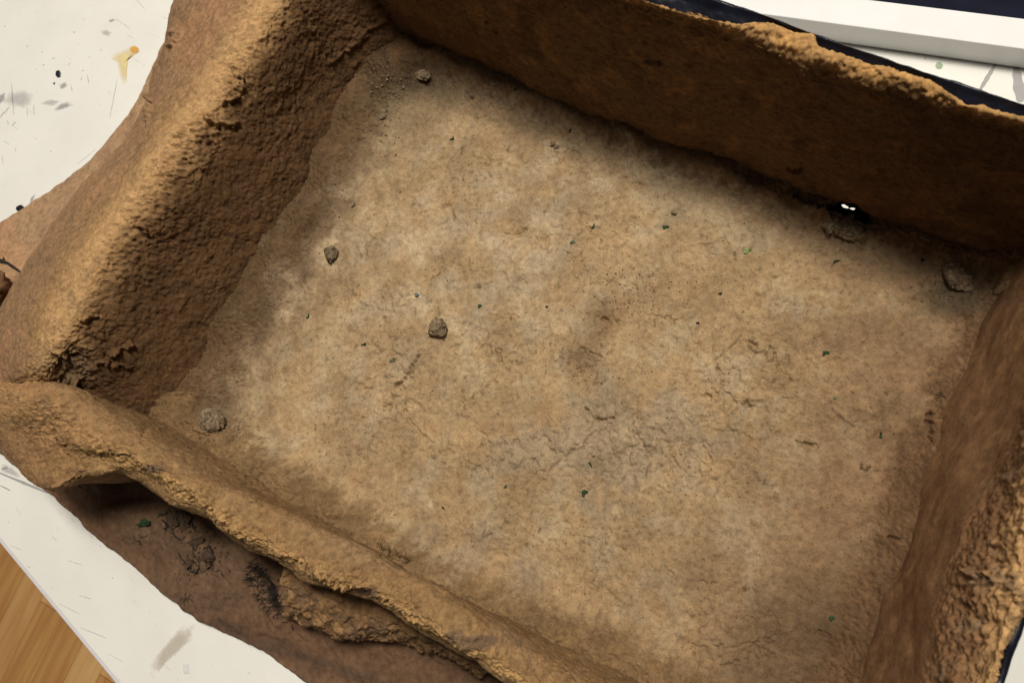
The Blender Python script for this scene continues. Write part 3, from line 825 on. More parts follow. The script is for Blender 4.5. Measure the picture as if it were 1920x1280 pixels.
R4 = [(2160, 270), (2110, 480), (2050, 640), (2005, 770), (1968, 900), (1948, 1020), (1927, 1120), (1900, 1186), (1872, 1277), (1842, 1380), (1815, 1480), (1770, 1630)]
axR = ax((1870, 510), (1590, 1280), ZF)
outR = np.cross(axR, [0, 0, 1])
if np.dot(outR, P(1900, 900, 0) - P(1200, 900, 0)) < 0: outR = -outR
r0, r1 = row(R0, .026), row(R1, .120)
md = .5 * curve(r0, 60, axR) + .5 * curve(r1, 60, axR)
rows = [r0, md, r1, row(R2, .156), row(R3, .162), row(R4, .154)]
RB = rows[5]
rows.append(shift(rows[5], -outR * .001, .12))


def crumR(T, U, q, p):
    return (.03 + .95 * sstep(1.8, 2.35, T)) * (.7 + .4 * sstep(-.3, .4, perlin(p * 30, 79)))


def colR(T, U, q, p, w, h):
    n1, n2, n3 = fbm(p, 18, 3, 261), fbm(w, 75, 4, 271, .6), fbm(w, 200, 3, 281)
    c = np.broadcast_to(c3(.195, .102, .047), p.shape).copy()  # reddish clay, darkened with the inner face's shade painted in
    c = lerp(c, c3(.165, .088, .043), .6 * sstep(.0, .5, n1))
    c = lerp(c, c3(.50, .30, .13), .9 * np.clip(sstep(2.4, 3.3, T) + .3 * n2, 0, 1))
    c = lerp(c, c3(.18, .12, .075), .6 * sstep(.2, .6, n2 - .2 * n1) * sstep(1.6, 2.4, T))
    return c * (1 + .18 * n3 * sstep(1.5, 2.4, T))[..., None]


linesR = [([(1808, 1072), (1830, 1080), (1850, 1075), (1868, 1090)], 5, .0025), ([(1740, 780), (1738, 830)], 7, .004), ([(1745, 835), (1760, 790)], 4, .002), ([(1892, 1098), (1905, 1120)], 5, .003)]
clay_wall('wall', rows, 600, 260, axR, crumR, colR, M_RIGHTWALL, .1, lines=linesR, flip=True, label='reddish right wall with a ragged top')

# --- far wall
B0 = [(690, 50), (750, 85), (801, 109), (895, 137), (962, 172), (1010, 205), (1110, 239), (1177, 268), (1278, 304), (1345, 327), (1425, 349), (1492, 382), (1537, 402), (1631, 432), (1683, 448), (1750, 472), (1831, 492), (1880, 502), (1960, 530)]
B2 = [(560, -215), (800, -130), (1000, -60), (1200, 10), (1275, 34), (1330, 48), (1376, 66), (1425, 86), (1485, 112), (1526, 128), (1575, 136), (1650, 162), (1725, 186), (1785, 203), (1837, 216), (1920, 238), (2050, 285)]
B3 = [(560, -228), (800, -143), (1000, -72), (1200, 0), (1275, 24), (1331, 36), (1376, 49), (1425, 42), (1462, 49), (1490, 66), (1519, 68), (1530, 90), (1550, 103), (1575, 107), (1612, 118), (1687, 137), (1725, 150), (1751, 165), (1785, 180), (1807, 200), (1837, 202), (1856, 210), (1920, 225), (2050, 270)]
KB = [(560, -250), (800, -172), (1000, -105), (1200, -42), (1342, 0), (1421, 24), (1511, 60), (1575, 81), (1650, 107), (1725, 133), (1800, 157), (1875, 180), (1920, 195), (2050, 236)]
axB = ax((801, 107), (1880, 502), ZF)
outB = np.cross(axB, [0, 0, 1])
if np.dot(outB, P(1400, -200, 0) - P(1300, 600, 0)) < 0: outB = -outB
r0, r2, r3 = row(B0, .026), row(B2, .166), row(B3, .173)
kb = row(KB, .170)
md = .62 * curve(r0, 80, axB) + .38 * curve(r2, 80, axB); md2 = .2 * curve(r0, 80, axB) + .8 * curve(r2, 80, axB)
rows = [r0, md, md2, r2, r3, shift(r3, outB * .002, .169), shift(r3, outB * .0035, .161)]


def crumB(T, U, q, p):
    return .22 + .5 * np.exp(-((T - 3.4) / .7) ** 2) + .25 * (1 - sstep(.0, .5, T))


def colB(T, U, q, p, w, h):
    n1, n2, n3 = fbm(p, 18, 3, 291), fbm(w, 75, 4, 301, .6), fbm(w, 200, 3, 311)
    c = lerp(np.broadcast_to(c3(.165, .09, .04), p.shape), c3(.10, .053, .025), sstep(1350, 1850, q[..., 0]))  # shade of the right corner painted in as a darker end
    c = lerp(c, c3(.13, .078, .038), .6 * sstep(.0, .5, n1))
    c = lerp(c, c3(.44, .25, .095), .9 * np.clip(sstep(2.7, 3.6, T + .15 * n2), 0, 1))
    c = lerp(c, c * c3(1.45, 1.4, 1.3), .8 * sstep(.15, .6, fbm(w, 45, 4, 321)) )
    c = lerp(c, c * c3(.6, .6, .62), .7 * sstep(.2, .7, fbm(w, 38, 4, 331)))
    return c * (1 + .2 * n3)[..., None]


def keepB(q, T, U):
    h3 = np.concatenate([q / 13, 0 * q[..., :1]], -1)
    return ~(in_poly(q + 6 * np.stack([perlin(h3, 4), perlin(h3, 9)], -1), HOLE) & (T < 2))


linesB = [([(1490, 378), (1537, 400)], 6, .004), ([(962, 165), (978, 170)], 6, .005), ([(1480, 318), (1500, 322)], 8, .003), ([(1215, 115), (1240, 118)], 6, .002), ([(910, 40), (930, 60)], 4, .0015)]
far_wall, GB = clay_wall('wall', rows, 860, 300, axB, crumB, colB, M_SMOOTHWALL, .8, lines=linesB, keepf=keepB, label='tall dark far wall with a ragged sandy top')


# --- black painted shell outside the far and right walls
def shell(rows, nu, nv, axis, flip, slit=None, inner_row=None):
    G, t = loft(rows, nu, nv, axis); N = normals(G); N = -N if flip else N
    p = G.astype(np.float32); T = np.broadcast_to(t[:, None], G.shape[:2]); q = PX(G)
    h = .0009 * fbm(p, 45, 3, 7) + .00012 * billow(p, 160, 2, 17) * sstep(0, 1, T)
    G = G + N * h[..., None]
    keep = None
    if slit is not None: keep = ~((in_poly(q, slit[0]) | in_poly(q, slit[1])) & (T > 2.2))
    part('black_shell', G, M_BLACK, None, flip=flip, keep=keep, label='glossy black painted outer skin')


SLIT = [[(1579, 383), (1583, 383), (1590, 387), (1590, 390), (1584, 389), (1580, 387)], [(1593, 390), (1599, 389), (1603, 389), (1602, 392), (1598, 392)]]
kb0 = shift(r3, outB * .003, .166); kc = curve(kb, 80, axB); kin = curve(kb0, 80, axB)
mid = .45 * kin + .55 * kc; mid[:, 2] = .1685
foot_in = shift(r0, outB * .006, 0.0)
shell([kin, mid, kc, shift(kc, outB * .0018, .155), .5 * shift(kc, outB * .0018, .08) + .5 * np.c_[curve(foot_in, 80, axB)[:, :2], np.full(80, .08)], curve(foot_in, 80, axB)], 1200, 420, axB, False, SLIT)
kr = curve(RB, 80, axR)
shell([shift(kr, -outR * .0008, .153), shift(kr, outR * .0030, .153), shift(kr, outR * .0035, .13), shift(kr, outR * .003, 0.0)], 400, 60, axR, True)

# --- sloping painted base round the left and front sides
E0 = [(380, -200), (342, -60), (330, 20), (322, 70), (302, 85), (285, 130), (262, 180), (240, 217), (200, 267), (150, 320), (80, 366), (0, 419), (-90, 475), (-150, 570), (-150, 700), (-70, 800), (0, 851), (88, 922), (128, 954), (178, 1005), (235, 1048), (272, 1082), (312, 1115), (356, 1149), (376, 1164), (410, 1179), (484, 1213), (514, 1233), (541, 1250), (554, 1264), (578, 1281), (650, 1330), (800, 1430), (1000, 1560), (1300, 1760)]
I0 = [(700, 60), (640, 250), (560, 420), (480, 560), (420, 680), (395, 745), (392, 770), (400, 800), (430, 830), (560, 905), (700, 1000), (800, 1080), (950, 1150), (1140, 1215), (1400, 1340), (1620, 1470)]
e_top = row(E0, .0032)
n_ = 400
et = curve(e_top, n_); it = curve(row(I0, .034), n_)
rows = [np.c_[et[:, :2], np.full(n_, .0002)], et, .93 * et + .07 * it, .55 * et + .45 * it, it]
rows[2][:, 2] = .006; rows[3][:, 2] = .0215
G, t = loft(rows, 1100, 300); N = normals(G)
if N[100, 500, 2] < 0: N = -N; flipE = True
else: flipE = False
p = G.astype(np.float32); q = PX(G); T = np.broadcast_to(t[:, None], G.shape[:2])
h = (.0022 * fbm(p, 12, 3, 401) + .0022 * fbm(p, 30, 3, 403) + .0004 * fbm(p, 60, 3, 411) + .00035 * np.tanh((fbm(p, 40, 3, 415) - .25) * 14)) * sstep(.8, 1.6, T)
HOL = [(158, 870), (172, 896), (190, 925), (190, 950), (214, 963), (262, 964), (300, 975), (318, 1000), (372, 1020), (420, 1020), (380, 960), (300, 900), (230, 860)]  # hollow sunk into the base to deepen the shade under the rim
dh = seg_dist(q, HOL + HOL[:1]) + 6 * perlin(p * 120, 425); ins = in_poly(q, HOL)
h -= np.where(ins, .013 * sstep(-3, 26, dh), 0)
HO2 = [(468, 1058), (500, 1075), (520, 1098), (530, 1160), (508, 1145), (486, 1115)]
dh = seg_dist(q, HO2 + HO2[:1]); h -= np.where(in_poly(q, HO2), .012 * sstep(0, 16, dh), 0)
h -= .0012 * sstep(.35, .6, perlin(p * 150, 427)) * np.exp(-(seg_dist(q, [(300, 975), (390, 1050)]) / 60) ** 2)
G = G + N * h[..., None]
G[..., :2] += (sstep(1.8, .8, T) if False else (1 - sstep(1.0, 2.0, T)))[..., None] * np.stack([fbm(p, 60, 4, 421, .6), fbm(p, 60, 4, 431, .6)], -1) * .0012
n1, n2 = fbm(p, 12, 3, 441), fbm(p, 55, 4, 451, .6)
low = sstep(780, 960, q[..., 1])  # near side darkened, front wall's shade painted into the base
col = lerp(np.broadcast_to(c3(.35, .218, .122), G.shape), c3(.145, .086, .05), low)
col = lerp(col, col * c3(1.18, 1.1, 1.05), sstep(.0, .5, n1)); col = lerp(col, col * c3(.72, .7, .7), .7 * sstep(.2, .7, n2))
col = lerp(col, c3(.10, .062, .04), .7 * np.exp(-(seg_dist(q, [(410, 1170), (470, 1200), (560, 1230), (700, 1270)]) / 14) ** 2))
col *= (1 + .1 * fbm(p, 200, 3, 461))[..., None]
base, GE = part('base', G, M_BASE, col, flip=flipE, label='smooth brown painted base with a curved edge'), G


def surf_z(px, py, grids):
    """height of the upper-most surface under a photo position"""
    best = None
    for g in grids:
        qq = PX(g[::2, ::2]); d = (qq[..., 0] - px) ** 2 + (qq[..., 1] - py) ** 2
        i = np.unravel_index(np.argmin(d), d.shape)
        if d[i] < 60:
            pt = g[::2, ::2][i]
            if best is None or pt[2] > best[2]: best = pt
    return best if best is not None else P(px, py, ZF)


# ------------------------------------------------------------------ lumps
def ico(sub):
    import bmesh
    bm = bmesh.new(); bmesh.ops.create_icosphere(bm, subdivisions=sub, radius=1)
    v = np.array([x.co[:] for x in bm.verts]); f = np.array([[w.index for w in x.verts] for x in bm.faces]); bm.free(); return v, f


ICO = {k: ico(k) for k in (1, 2, 3, 4, 5)}


def lump_mesh(name, mt, rx, ry, rz, seed, sub=4, rough=.3, facet=0.0, col=None):
    v, f = ICO[sub]
    pv = v.astype(np.float32)
    r = 1 + rough * fbm(pv, 1.2, 3, seed) + rough * .75 * billow(pv, 2.3, 4, seed + 3, .6)
    if facet:
        for k in range(9):                                        # broken flat faces
            d = rng.normal(size=3); d /= np.linalg.norm(d); lim = rng.uniform(.62, .9)
            s = v @ d * r; r = np.where(s > lim, r * (1 - facet + facet * lim / np.maximum(s, 1e-3)), r)
    w = v * r[:, None] * np.array([rx, ry, rz])
    return raw_mesh(name, w, f, mt, col)


MM = .001


def clod(px, py, r, label, mt=M_STONE, seed=1, squash=.7, ext=(1, 1), sub=5, rough=.36, grids=None, name='clod', cat='clod', sink=.3, parent=None, rot=None, facet=.7):
    pt = surf_z(px, py, grids or [GF]); rr = r * .34 * MM
    me = lump_mesh(name, mt, rr * ext[0], rr * ext[1], rr * squash, seed, sub, rough, facet)
    o = link(name, me, None, (pt[0], pt[1], pt[2] + rr * squash * (1 - sink) * .8)); o.rotation_euler.z = random.uniform(0, 6) if rot is None else rot
    if parent is not None:
        o.parent = parent; o.location = o.location - parent.location
    else: tag(o, label, cat)
    return o


clod(826, 620, 21, 'knobbly grey clod alone in the middle of the sandy floor', M_STONE, 11, .85)
clod(622, 478, 19, 'dark grey clod on the floor at the foot of the left wall', M_DARKCLOD, 12)
clod(404, 793, 31, 'large blocky grey clod in the corner of the left and front walls', M_STONE, 13, .8, (.9, 1.05))
clod(796, 145, 17, 'small pale clod in the dark far left corner', M_CRUMB, 14, .6, (1.2, .8))
clod(1790, 516, 23, 'flat earth clod in the dark corner of far and right walls', M_CRUMB, 15, .55, (1.2, 1), sink=.15)
clod(1263, 398, 6, 'round crumb between two green flakes near the far wall', M_CRUMB, 16, sub=3, name='crumb', cat='crumb')
clod(1036, 272, 7, 'left one of two grey crumbs side by side under the far wall', M_STONE, 17, sub=3, name='crumb', cat='crumb')
clod(1045, 277, 6, 'right one of two grey crumbs side by side under the far wall', M_STONE, 18, sub=3, name='crumb', cat='crumb')
clod(784, 553, 4.5, 'bluish grey crumb above the knobbly grey clod', plain('blue_grey_material', (.13, .15, .15)), 19, sub=3, name='crumb', cat='crumb')
clod(1595, 446, 6, 'pale crumb on the lip of the dark hole', M_STONE, 20, sub=3, name='crumb', cat='crumb')
clod(719, 219, 9, 'grey crumb on the gravelly floor edge by the left wall', M_STONE, 21, sub=3, name='crumb', cat='crumb')
clod(661, 385, 6, 'small brown crumb by the left wall above the dark grey clod', M_CRUMB, 22, sub=3, name='crumb', cat='crumb')
clod(885, 180, 6, 'tiny crumb by the foot of the far wall near its left end', M_STONE, 23, sub=3, name='crumb', cat='crumb')

# clumps in the hole at the foot of the far wall, and the pocket they lie in, its shade painted as dark colour
hole = P(1588, 414, ZF)
pv, pf = ICO[4]
pz = pv[pv[:, 2] > 9] if False else pv
pocket_v = pv * np.array([.0175, .0115, .013]); ca = math.atan2(axB[1], axB[0])
rz_ = np.array([[math.cos(ca), -math.sin(ca)], [math.sin(ca), math.cos(ca)]])
pocket_v[:, :2] = pocket_v[:, :2] @ rz_.T
selv = (pv[:, 2] < .15) & ~((pv @ np.array([0, 1, 0]) > .45) & (pv[:, 2] > -.55))
fk = pf[selv[pf].all(1)]
me = raw_mesh('hole_lining', pocket_v, fk, clay_material('hole_lining_material', False, (.03, .022, .015)))
o = link('hole_lining', me, model, Vector((hole[0] - ORI[0], hole[1] - ORI[1], ZF - .003)))
for (x, y, r, s, ex_) in ((1563, 407, 23, 31, (1.1, .9)), (1580, 429, 21, 32, (1.4, .75)), (1610, 427, 23, 33, (1.1, .9)), (1592, 411, 17, 34, (1.1, .9))):
    c_ = clod(x, y, r, None, M_STONE, s, .6, ex_, 5, .4, name='earth_lump', parent=model, rot=ca, facet=.6)
    c_.location.z = ZF + .0022
    if c_: c_['label'] = 'dark earth lump filling the hole in the far wall'


M_SOIL = clay_material('dark_soil_material', False, (.085, .054, .035), .9)
# ------------------------------------------------------------------ block, mound, fibres and roots outside the front wall
def grid_of(x, y): return surf_z(x, y, [GE])


bx = [(560, 1085), (650, 1120), (760, 1165), (900, 1235), (1000, 1290)]
K0 = [(526, 1082), (600, 1095), (680, 1120), (760, 1160), (840, 1205), (930, 1260)]
K1 = [(530, 1100), (600, 1130), (680, 1150), (760, 1178), (840, 1215), (920, 1262)]
K2 = [(530, 1140), (580, 1162), (640, 1182), (700, 1184), (770, 1195), (840, 1222), (910, 1262)]
K3 = [(527, 1153), (569, 1171), (611, 1188), (634, 1199), (681, 1197), (734, 1197), (788, 1214), (855, 1235), (905, 1264)]
k0, k1, k2, k3 = row(K0, .058), row(K1, .055), row(K2, .045), row(K3, .030)
kk = [shift(k0, -outF * .02, .06), k0, k1, k2, k3, shift(k3, -outF * .003, .014)]
Gk, tk = loft(kk, 320, 130, axF); Nk = normals(Gk)
if Nk[40, 100, 2] < 0: Nk = -Nk; fk_ = True
else: fk_ = False
pk = Gk.astype(np.float32); wk = pk + .004 * np.stack([perlin(pk * 80, 1), perlin(pk * 80, 2), perlin(pk * 80, 3)], -1)
hk = .003 * fbm(pk, 30, 3, 501) + .0014 * billow(wk, 120, 3, 503) + .0008 * np.tanh(fbm(wk, 120, 3, 507) * 9)
Gk = Gk + Nk * hk[..., None]
nk = fbm(wk, 70, 4, 511, .6); ck = lerp(np.broadcast_to(c3(.29, .165, .075), Gk.shape), c3(.20, .12, .065), sstep(-.1, .5, nk)) * (1 + .18 * fbm(wk, 200, 3, 521))[..., None]
part('outer_ledge', Gk, M_WALL, ck, flip=fk_, label='rough clay ledge along the outside of the front wall')
# closing end of the ledge
ends = Gk[:, 0]; low_ = ends.copy(); low_[:, 2] = .005
part('ledge_end', np.stack([ends + axF * .0003, .5 * (ends + low_), low_ + axF * .004]), M_WALL, np.repeat(ck[:, 0][None] * .9, 3, 0), flip=True)


def tube_mesh(name, paths, mt, seg=6):
    V, F = [], []
    for pts, rad in paths:
        pts = np.array(pts); n = len(pts); base_i = len(V)
        tg = np.gradient(pts, axis=0); tg /= np.linalg.norm(tg, axis=1)[:, None] + 1e-12
        for i in range(n):
            a = np.cross(tg[i], [.3, .2, .93]); a /= np.linalg.norm(a) + 1e-9; b = np.cross(tg[i], a)
            for k in range(seg):
                th = 2 * math.pi * k / seg; V.append(pts[i] + rad[i] * (math.cos(th) * a + math.sin(th) * b))
        for i in range(n - 1):
            for k in range(seg):
                k2 = (k + 1) % seg
                F.append((base_i + i * seg + k, base_i + i * seg + k2, base_i + (i + 1) * seg + k2, base_i + (i + 1) * seg + k))
    v = np.array(V)
    return v, np.array(F)


def tubes(name, paths, mt, parent, seg=6, label=None):
    v, f = tube_mesh(name, paths, mt, seg)
    me = raw_mesh(name, v - np.array([ORI[0], ORI[1], 0]), f, mt)
    o = link(name, me, parent)
    if label: o['label'] = label
    return o


def fibres(name, pxs, n, length, mt, lean, label, rad=.00022, grids=None, spread=.6, jit=4):
    paths = []
    for _ in range(n):
        i = rng.integers(0, len(pxs) - 1); t = rng.uniform()
        x = pxs[i][0] * (1 - t) + pxs[i + 1][0] * t + rng.normal() * jit; y = pxs[i][1] * (1 - t) + pxs[i + 1][1] * t + rng.normal() * jit
        b = surf_z(x, y, grids); d = np.array(lean) + rng.normal(size=3) * spread * np.array([1, 1, .5]); d /= np.linalg.norm(d)
        ln = length * rng.uniform(.5, 1.15); bend = rng.normal(size=3) * .35
        pts = [b + d * ln * s + bend * ln * s * s * .6 + np.array([0, 0, -.0006]) for s in np.linspace(0, 1, 5)]
        paths.append((pts, [rad, rad * .9, rad * .75, rad * .55, rad * .2]))
    return tubes(name, paths, mt, model, 4, label)


lean_o = outF * .75 - axF * .45 + np.array([0, 0, .55])
fibres('fibre_tuft', [(478, 1062), (500, 1095), (515, 1115), (526, 1135)], 520, .0085, M_FIBRE, lean_o, 'dark bristly tuft at the end of the outer ledge', .00024, [GE], .5, 9)
for (x, y, rx_, ry_, sd_) in ((342, 985, .0085, .006, 81), (322, 978, .006, .005, 82), (372, 1018, .004, .005, 83), (355, 1058, .0035, .003, 84), (393, 1040, .004, .004, 85), (508, 1112, .007, .0045, 86)):
    pt_ = surf_z(x, y, [GE])
    soil = link('soil_lump', lump_mesh('soil_lump', M_SOIL if sd_ != 86 else M_FIBRE, rx_, ry_, .0028, sd_, 4, .5), model, (pt_[0] - ORI[0], pt_[1] - ORI[1], pt_[2] - .0003)); soil.rotation_euler.z = ca - .9
fibres('fibre_tuft', [(708, 1030), (735, 1042), (765, 1055)], 70, .0065, M_STRAW, np.array([0, 0, .6]) - outF * .9, 'brown fibre tuft at the inner foot of the front wall', .0002, [GF], .5)
fibres('fibre_tuft', [(1755, 737), (1772, 745)], 16, .004, M_FIBRE, np.array([0, 0, .5]) - outR * .6, 'small dark fibre tuft on the right wall', .00018, [GF], .9)
fibres('fibre_tuft', [(342, 1122), (356, 1118)], 22, .005, M_ROOT, np.array([0, 0, .8]), 'small dark sprig near the base edge', .0002, [GE], 1.0)

TRK = [([(383, 1028), (392, 1022), (400, 1030), (403, 1045), (398, 1060), (388, 1066)], .0011), ([(362, 1034), (366, 1045), (376, 1056)], .0007),
       ([(358, 1052), (368, 1054), (374, 1064), (369, 1073), (358, 1070)], .0010),
       ([(335, 1035), (345, 1052), (352, 1063)], .0009),
       ([(330, 972), (344, 966), (352, 972), (362, 982), (366, 998)], .0012), ([(300, 965), (312, 962), (322, 968)], .0012), ([(345, 1012), (330, 1004), (312, 992)], .0007),
       ([(306, 975), (318, 985), (308, 990)], .0016), ([(395, 1062), (405, 1072), (412, 1068), (420, 1082)], .0005), ([(360, 1012), (366, 1022), (362, 1032)], .0008),
       ([(260, 1004), (268, 1007), (277, 1003)], .0005), ([(250, 1006), (262, 1016), (267, 1020)], .0006), ([(186, 952), (190, 962)], .0006), ([(148, 908), (152, 916)], .0005),
       ([(505, 1160), (512, 1168), (518, 1178)], .0003), ([(527, 1168), (545, 1164)], .0004), ([(548, 1170), (550, 1182)], .0004)]
for pts, r in TRK:
    k = 4; fine = []
    for a, b in zip(pts[:-1], pts[1:]):
        for s in range(k): fine.append((a[0] + (b[0] - a[0]) * s / k, a[1] + (b[1] - a[1]) * s / k))
    fine.append(pts[-1])
    w = []
    for i, (x, y) in enumerate(fine):
        b = surf_z(x, y, [GE]); w.append(b + np.array([rng.normal() * .0003, rng.normal() * .0003, r * .5 + abs(rng.normal()) * .0004]))
    rad = [r * .62 * rng.uniform(.3, 1.35) * (0.5 if i in (0, len(w) - 1) else 1) for i in range(len(w))]
    tubes('root_strand', [(w, rad)], M_ROOT, model, 6)

V, F, n_v = [], [], 0
for _ in range(240):
    t_ = rng.uniform(); cx_, cy_ = ((338, 985), (370, 1018), (388, 1045), (358, 1062), (505, 1105))[rng.choice(5, p=[.38, .17, .2, .1, .15])]
    pt_ = surf_z(cx_ + rng.normal() * 17, cy_ + rng.normal() * 15, [GE[::3, ::3]]); rr = .34 * MM * rng.uniform(.8, 3.2)
    V.append(ICO[1][0] * (rr * (1 + rng.normal(size=(len(ICO[1][0]), 1)) * .25)) + pt_ + np.array([0, 0, rr * .3])); F.append(ICO[1][1] + n_v); n_v += len(ICO[1][0])
o = link('soil_crumbs', raw_mesh('soil_crumbs', np.vstack(V) - ORI * np.array([1, 1, 0]), np.vstack(F), M_SOIL, smooth=False), model); o['kind'] = 'stuff'

# mound at the far left with its mossy crack
mnd = lump_mesh('mound', clay_material('mound_material', False, (.19, .10, .05), .7), .016, .012, .016, 71, 4, .25)
pm = P(-18, 535, .03); link('mound', mnd, model, (pm[0] - ORI[0], pm[1] - ORI[1], .030))
wm = [np.array(surf_z(x, y, [GE])) + np.array([0, 0, .0008]) for x, y in ((-25, 478), (0, 487), (15, 493), (30, 503), (46, 512))]
tubes('root_strand', [(wm, [.001, .0013, .0012, .0012, .0006])], M_ROOT, model)


def scrap(px, py, w, ratio, rot, label, mt=M_GREEN, grids=None, seed=0, name='green_scrap', cat='green scrap', group=None, thick=.22, parent=None):
    """a torn flake: thin, curled, ragged outline"""
    pt = surf_z(px, py, grids or [GF]); a = w * .34 * MM / 2
    n = 9; r_ = random.Random(seed * 31 + int(px))
    V = []
    for lay in (0, 1):
        for i in range(n):
            th = 2 * math.pi * i / n; rr = r_.Random if False else (1 + .25 * math.sin(th * 3 + seed) + (.18 * ((i * 7 + seed * 3) % 5 - 2) / 2))
            x, y = a * rr * math.cos(th), a * ratio * rr * math.sin(th)
            V.append((x, y, a * thick * lay + a * .35 * (x / a) ** 2 + a * .12 * math.sin(i * 2.1 + seed)))
    V.append((0, 0, 0)); V.append((0, 0, a * thick * 1.5))
    F = []
    for i in range(n):
        j = (i + 1) % n
        F += [(i, j, n + j), (i, n + j, n + i), (2 * n, j, i), (2 * n + 1, n + i, n + j)]
    me = raw_mesh(name, np.array(V), np.array(F), mt, smooth=False)
    o = link(name, me, None, (pt[0], pt[1], pt[2] + .00015)); o.rotation_euler = (r_.uniform(-.2, .2), r_.uniform(-.2, .2), rot)
    if parent is not None: o.parent = parent; o.location = o.location - parent.location
    else: tag(o, label, cat, group)
    return o


G1 = 'green flakes scattered on the clay floor'
for i, (x, y, w, ra, rot, lab, mt) in enumerate((
        (849, 260, 11, .7, .5, 'green flake at the far end of the floor, nearest the far left corner', M_GREEN),
        (1114, 425, 10, .5, 1.0, 'dark green flake just left of the curled green flake and its crumb', M_GREEN),
        (1248, 427, 13, .6, .1, 'curled green flake below the round crumb near the far wall', M_GREEN),
        (1073, 453, 10, .95, 0, 'round grey green flake between the fine floor cracks and the far wall', M_MIDGREEN),
        (899, 573, 9, .8, .7, 'dark green flake up and right of the knobbly grey clod', M_GREEN),
        (684, 646, 12, .5, .1, 'dark starry green flake well left of the knobbly grey clod', M_GREEN),
        (738, 676, 14, .55, .7, 'grey green flake with a dark stem at the top of the slanted ridge', M_MIDGREEN),
        (577, 593, 10, .5, 1.2, 'green flake on the dark gritty edge along the left wall', M_GREEN),
        (1401, 472, 14, .7, .3, 'pale lime green flake left below the dark hole', M_PALEGREEN),
        (1547, 663, 12, .65, .2, 'green leaf shaped flake in the middle of the right half of the floor', M_GREEN),
        (1565, 746, 7, .8, .2, 'pale grey green flake under the leaf shaped flake', M_MIDGREEN),
        (1094, 924, 13, .8, 1.1, 'largest dark green flake on the near part of the floor', M_GREEN),
        (947, 912, 8, .6, .9, 'dark flake left of the largest near green flake', M_GREEN),
        (830, 951, 8, .45, -.8, 'narrow dark flake close to the front wall', M_BLACKFLECK),
        (1653, 817, 11, .4, 1.4, 'narrow green flake at the foot of the right wall', M_GREEN),
        (1558, 1158, 10, .8, .4, 'dark green flake low in the corner of front and right walls', M_GREEN),
        (1567, 490, 12, .4, .4, 'thin green shred below the dark hole in the far wall', M_GREEN),
        (1308, 604, 7, .8, 0, 'black speck above the crescent crack at centre right', M_BLACKFLECK),
        (1350, 551, 7, .8, 0, 'black speck below the pale lime green flake', M_BLACKFLECK),
        (1026, 575, 6, .8, 0, 'tiny black speck between grey clod and brown stain', M_BLACKFLECK),
        (1728, 487, 9, .7, 0, 'black speck in the shadow between the hole and the flat clod', M_BLACKFLECK),
        (1107, 872, 12, .3, -1.0, 'dark curled shred above the largest near green flake', M_GREEN),
        (1070, 245, 10, .5, .9, 'dark splinter on the floor at the foot of the far wall', M_BLACKFLECK),
        (968, 168, 10, .5, -.4, 'black chip stuck at the base of the far wall left half', M_BLACKFLECK),
        (833, 640, 5, .3, 1.4, 'tiny dark splinter just below the knobbly grey clod', M_BLACKFLECK))):
    scrap(x, y, w, ra, rot, lab, mt, seed=i, name='leaf_flake' if mt is not M_BLACKFLECK else 'dark_speck', cat='flake' if mt is not M_BLACKFLECK else 'speck', group=G1 if mt is not M_BLACKFLECK else 'dark specks on the clay floor')
scrap(273, 980, 30, .55, .2, 'dark green moss scrap lying on the base below the front wall', M_GREEN, [GE], 41, 'moss_scrap', 'moss')
scrap(340, 965, 24, .5, -.5, 'dark green moss scrap in the shadow under the front wall rim', M_GREEN, [GE], 43, 'moss_scrap', 'moss')
scrap(4, 488, 18, .7, .4, 'green moss scrap on the base at the outer left of the left wall', M_GREEN, [GE], 44, 'moss_scrap', 'moss')


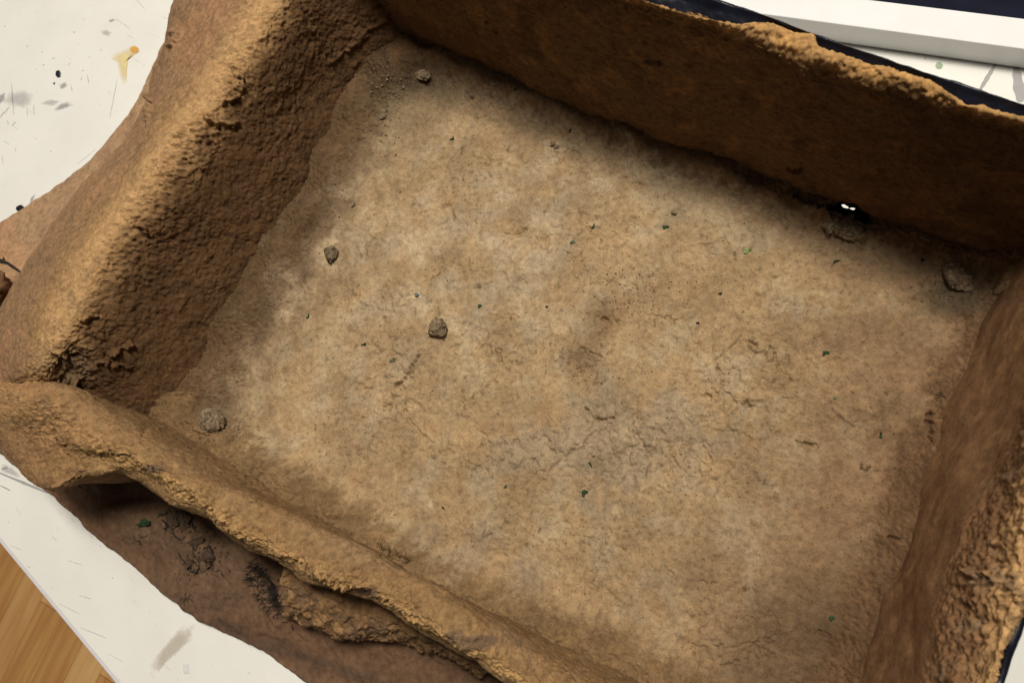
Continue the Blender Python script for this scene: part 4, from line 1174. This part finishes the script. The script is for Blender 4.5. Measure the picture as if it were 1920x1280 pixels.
# ------------------------------------------------------------------ loose grit: uncountable, one object
def grit():
    V, F, Cc = [], [], []
    v0, f0_ = ICO[1]; n = 0
    spots = []
    edgeL = [(730, 140), (684, 190), (650, 290), (600, 400), (531, 500), (470, 600), (410, 700), (390, 780)]
    for _ in range(420):
        i = rng.integers(0, len(edgeL) - 1); t = rng.uniform(); a, b = edgeL[i], edgeL[i + 1]
        spots.append((a[0] + (b[0] - a[0]) * t + abs(rng.normal()) * 38 + 4, a[1] + (b[1] - a[1]) * t + rng.normal() * 14, rng.uniform(.5, 1.35) ** 2.2))
    for _ in range(130): spots.append((rng.normal(745, 28), rng.normal(175, 18), rng.uniform(.8, 1.6) ** 2.2))
    for _ in range(60): spots.append((rng.normal(715, 14), rng.normal(235, 25), rng.uniform(.8, 1.55) ** 2.2))
    for _ in range(110): spots.append((rng.normal(430, 30), rng.normal(800, 18), rng.uniform(.8, 2.5)))
    for _ in range(900): spots.append((rng.uniform(450, 1800), rng.uniform(180, 1280), rng.uniform(.5, 1.5) ** 1.3))
    for _ in range(160): spots.append((rng.normal(1180, 45), rng.normal(545, 25), rng.uniform(.6, 1.8)))
    for _ in range(120): spots.append((rng.normal(1095, 35), rng.normal(680, 25), rng.uniform(.6, 1.8)))
    for _ in range(150): spots.append((rng.normal(1790, 35), rng.normal(540, 30), rng.uniform(.7, 2)))
    g = GF; q = QF
    du = q[0, 1] - q[0, 0]
    # invert photo position -> grid cell by world bilinear inverse (the floor is a near-planar quad)
    xy = g[..., :2].reshape(-1, 2)
    for (x, y, r) in spots:
        w = P(x, y, ZF)
        # coarse then local search
        d = ((g[::20, ::20, :2] - w[:2]) ** 2).sum(-1); i, j = np.unravel_index(np.argmin(d), d.shape); i, j = i * 20, j * 20
        i0, j0 = max(0, i - 20), max(0, j - 20); sub_ = g[i0:i + 21, j0:j + 21]
        d = ((sub_[..., :2] - w[:2]) ** 2).sum(-1); a, b = np.unravel_index(np.argmin(d), d.shape)
        c = sub_[a, b]; rr = r * .34 * MM
        s = rr * (1 + rng.normal(size=(len(v0), 1)) * .18) * rng.uniform(.7, 1.2, size=(1, 3))
        V.append(v0 * s + c + np.array([0, 0, rr * .45])); F.append(f0_ + n); n += len(v0)
        base_c = [c3(.19, .14, .08), c3(.27, .19, .10), c3(.08, .06, .04), c3(.34, .27, .18), c3(.17, .13, .085)][rng.choice(5, p=[.34, .28, .16, .06, .16])]
        Cc.append(np.repeat(base_c[None], len(v0), 0))
    me = raw_mesh('grit', np.vstack(V) - ORI * np.array([1, 1, 0]), np.vstack(F), M_WALL, np.vstack(Cc), smooth=False)
    o = link('grit', me, None, (ORI[0], ORI[1], 0)); tag(o, 'fine loose grit and crumbs lying on the sandy floor', 'grit', kind='stuff')


grit()
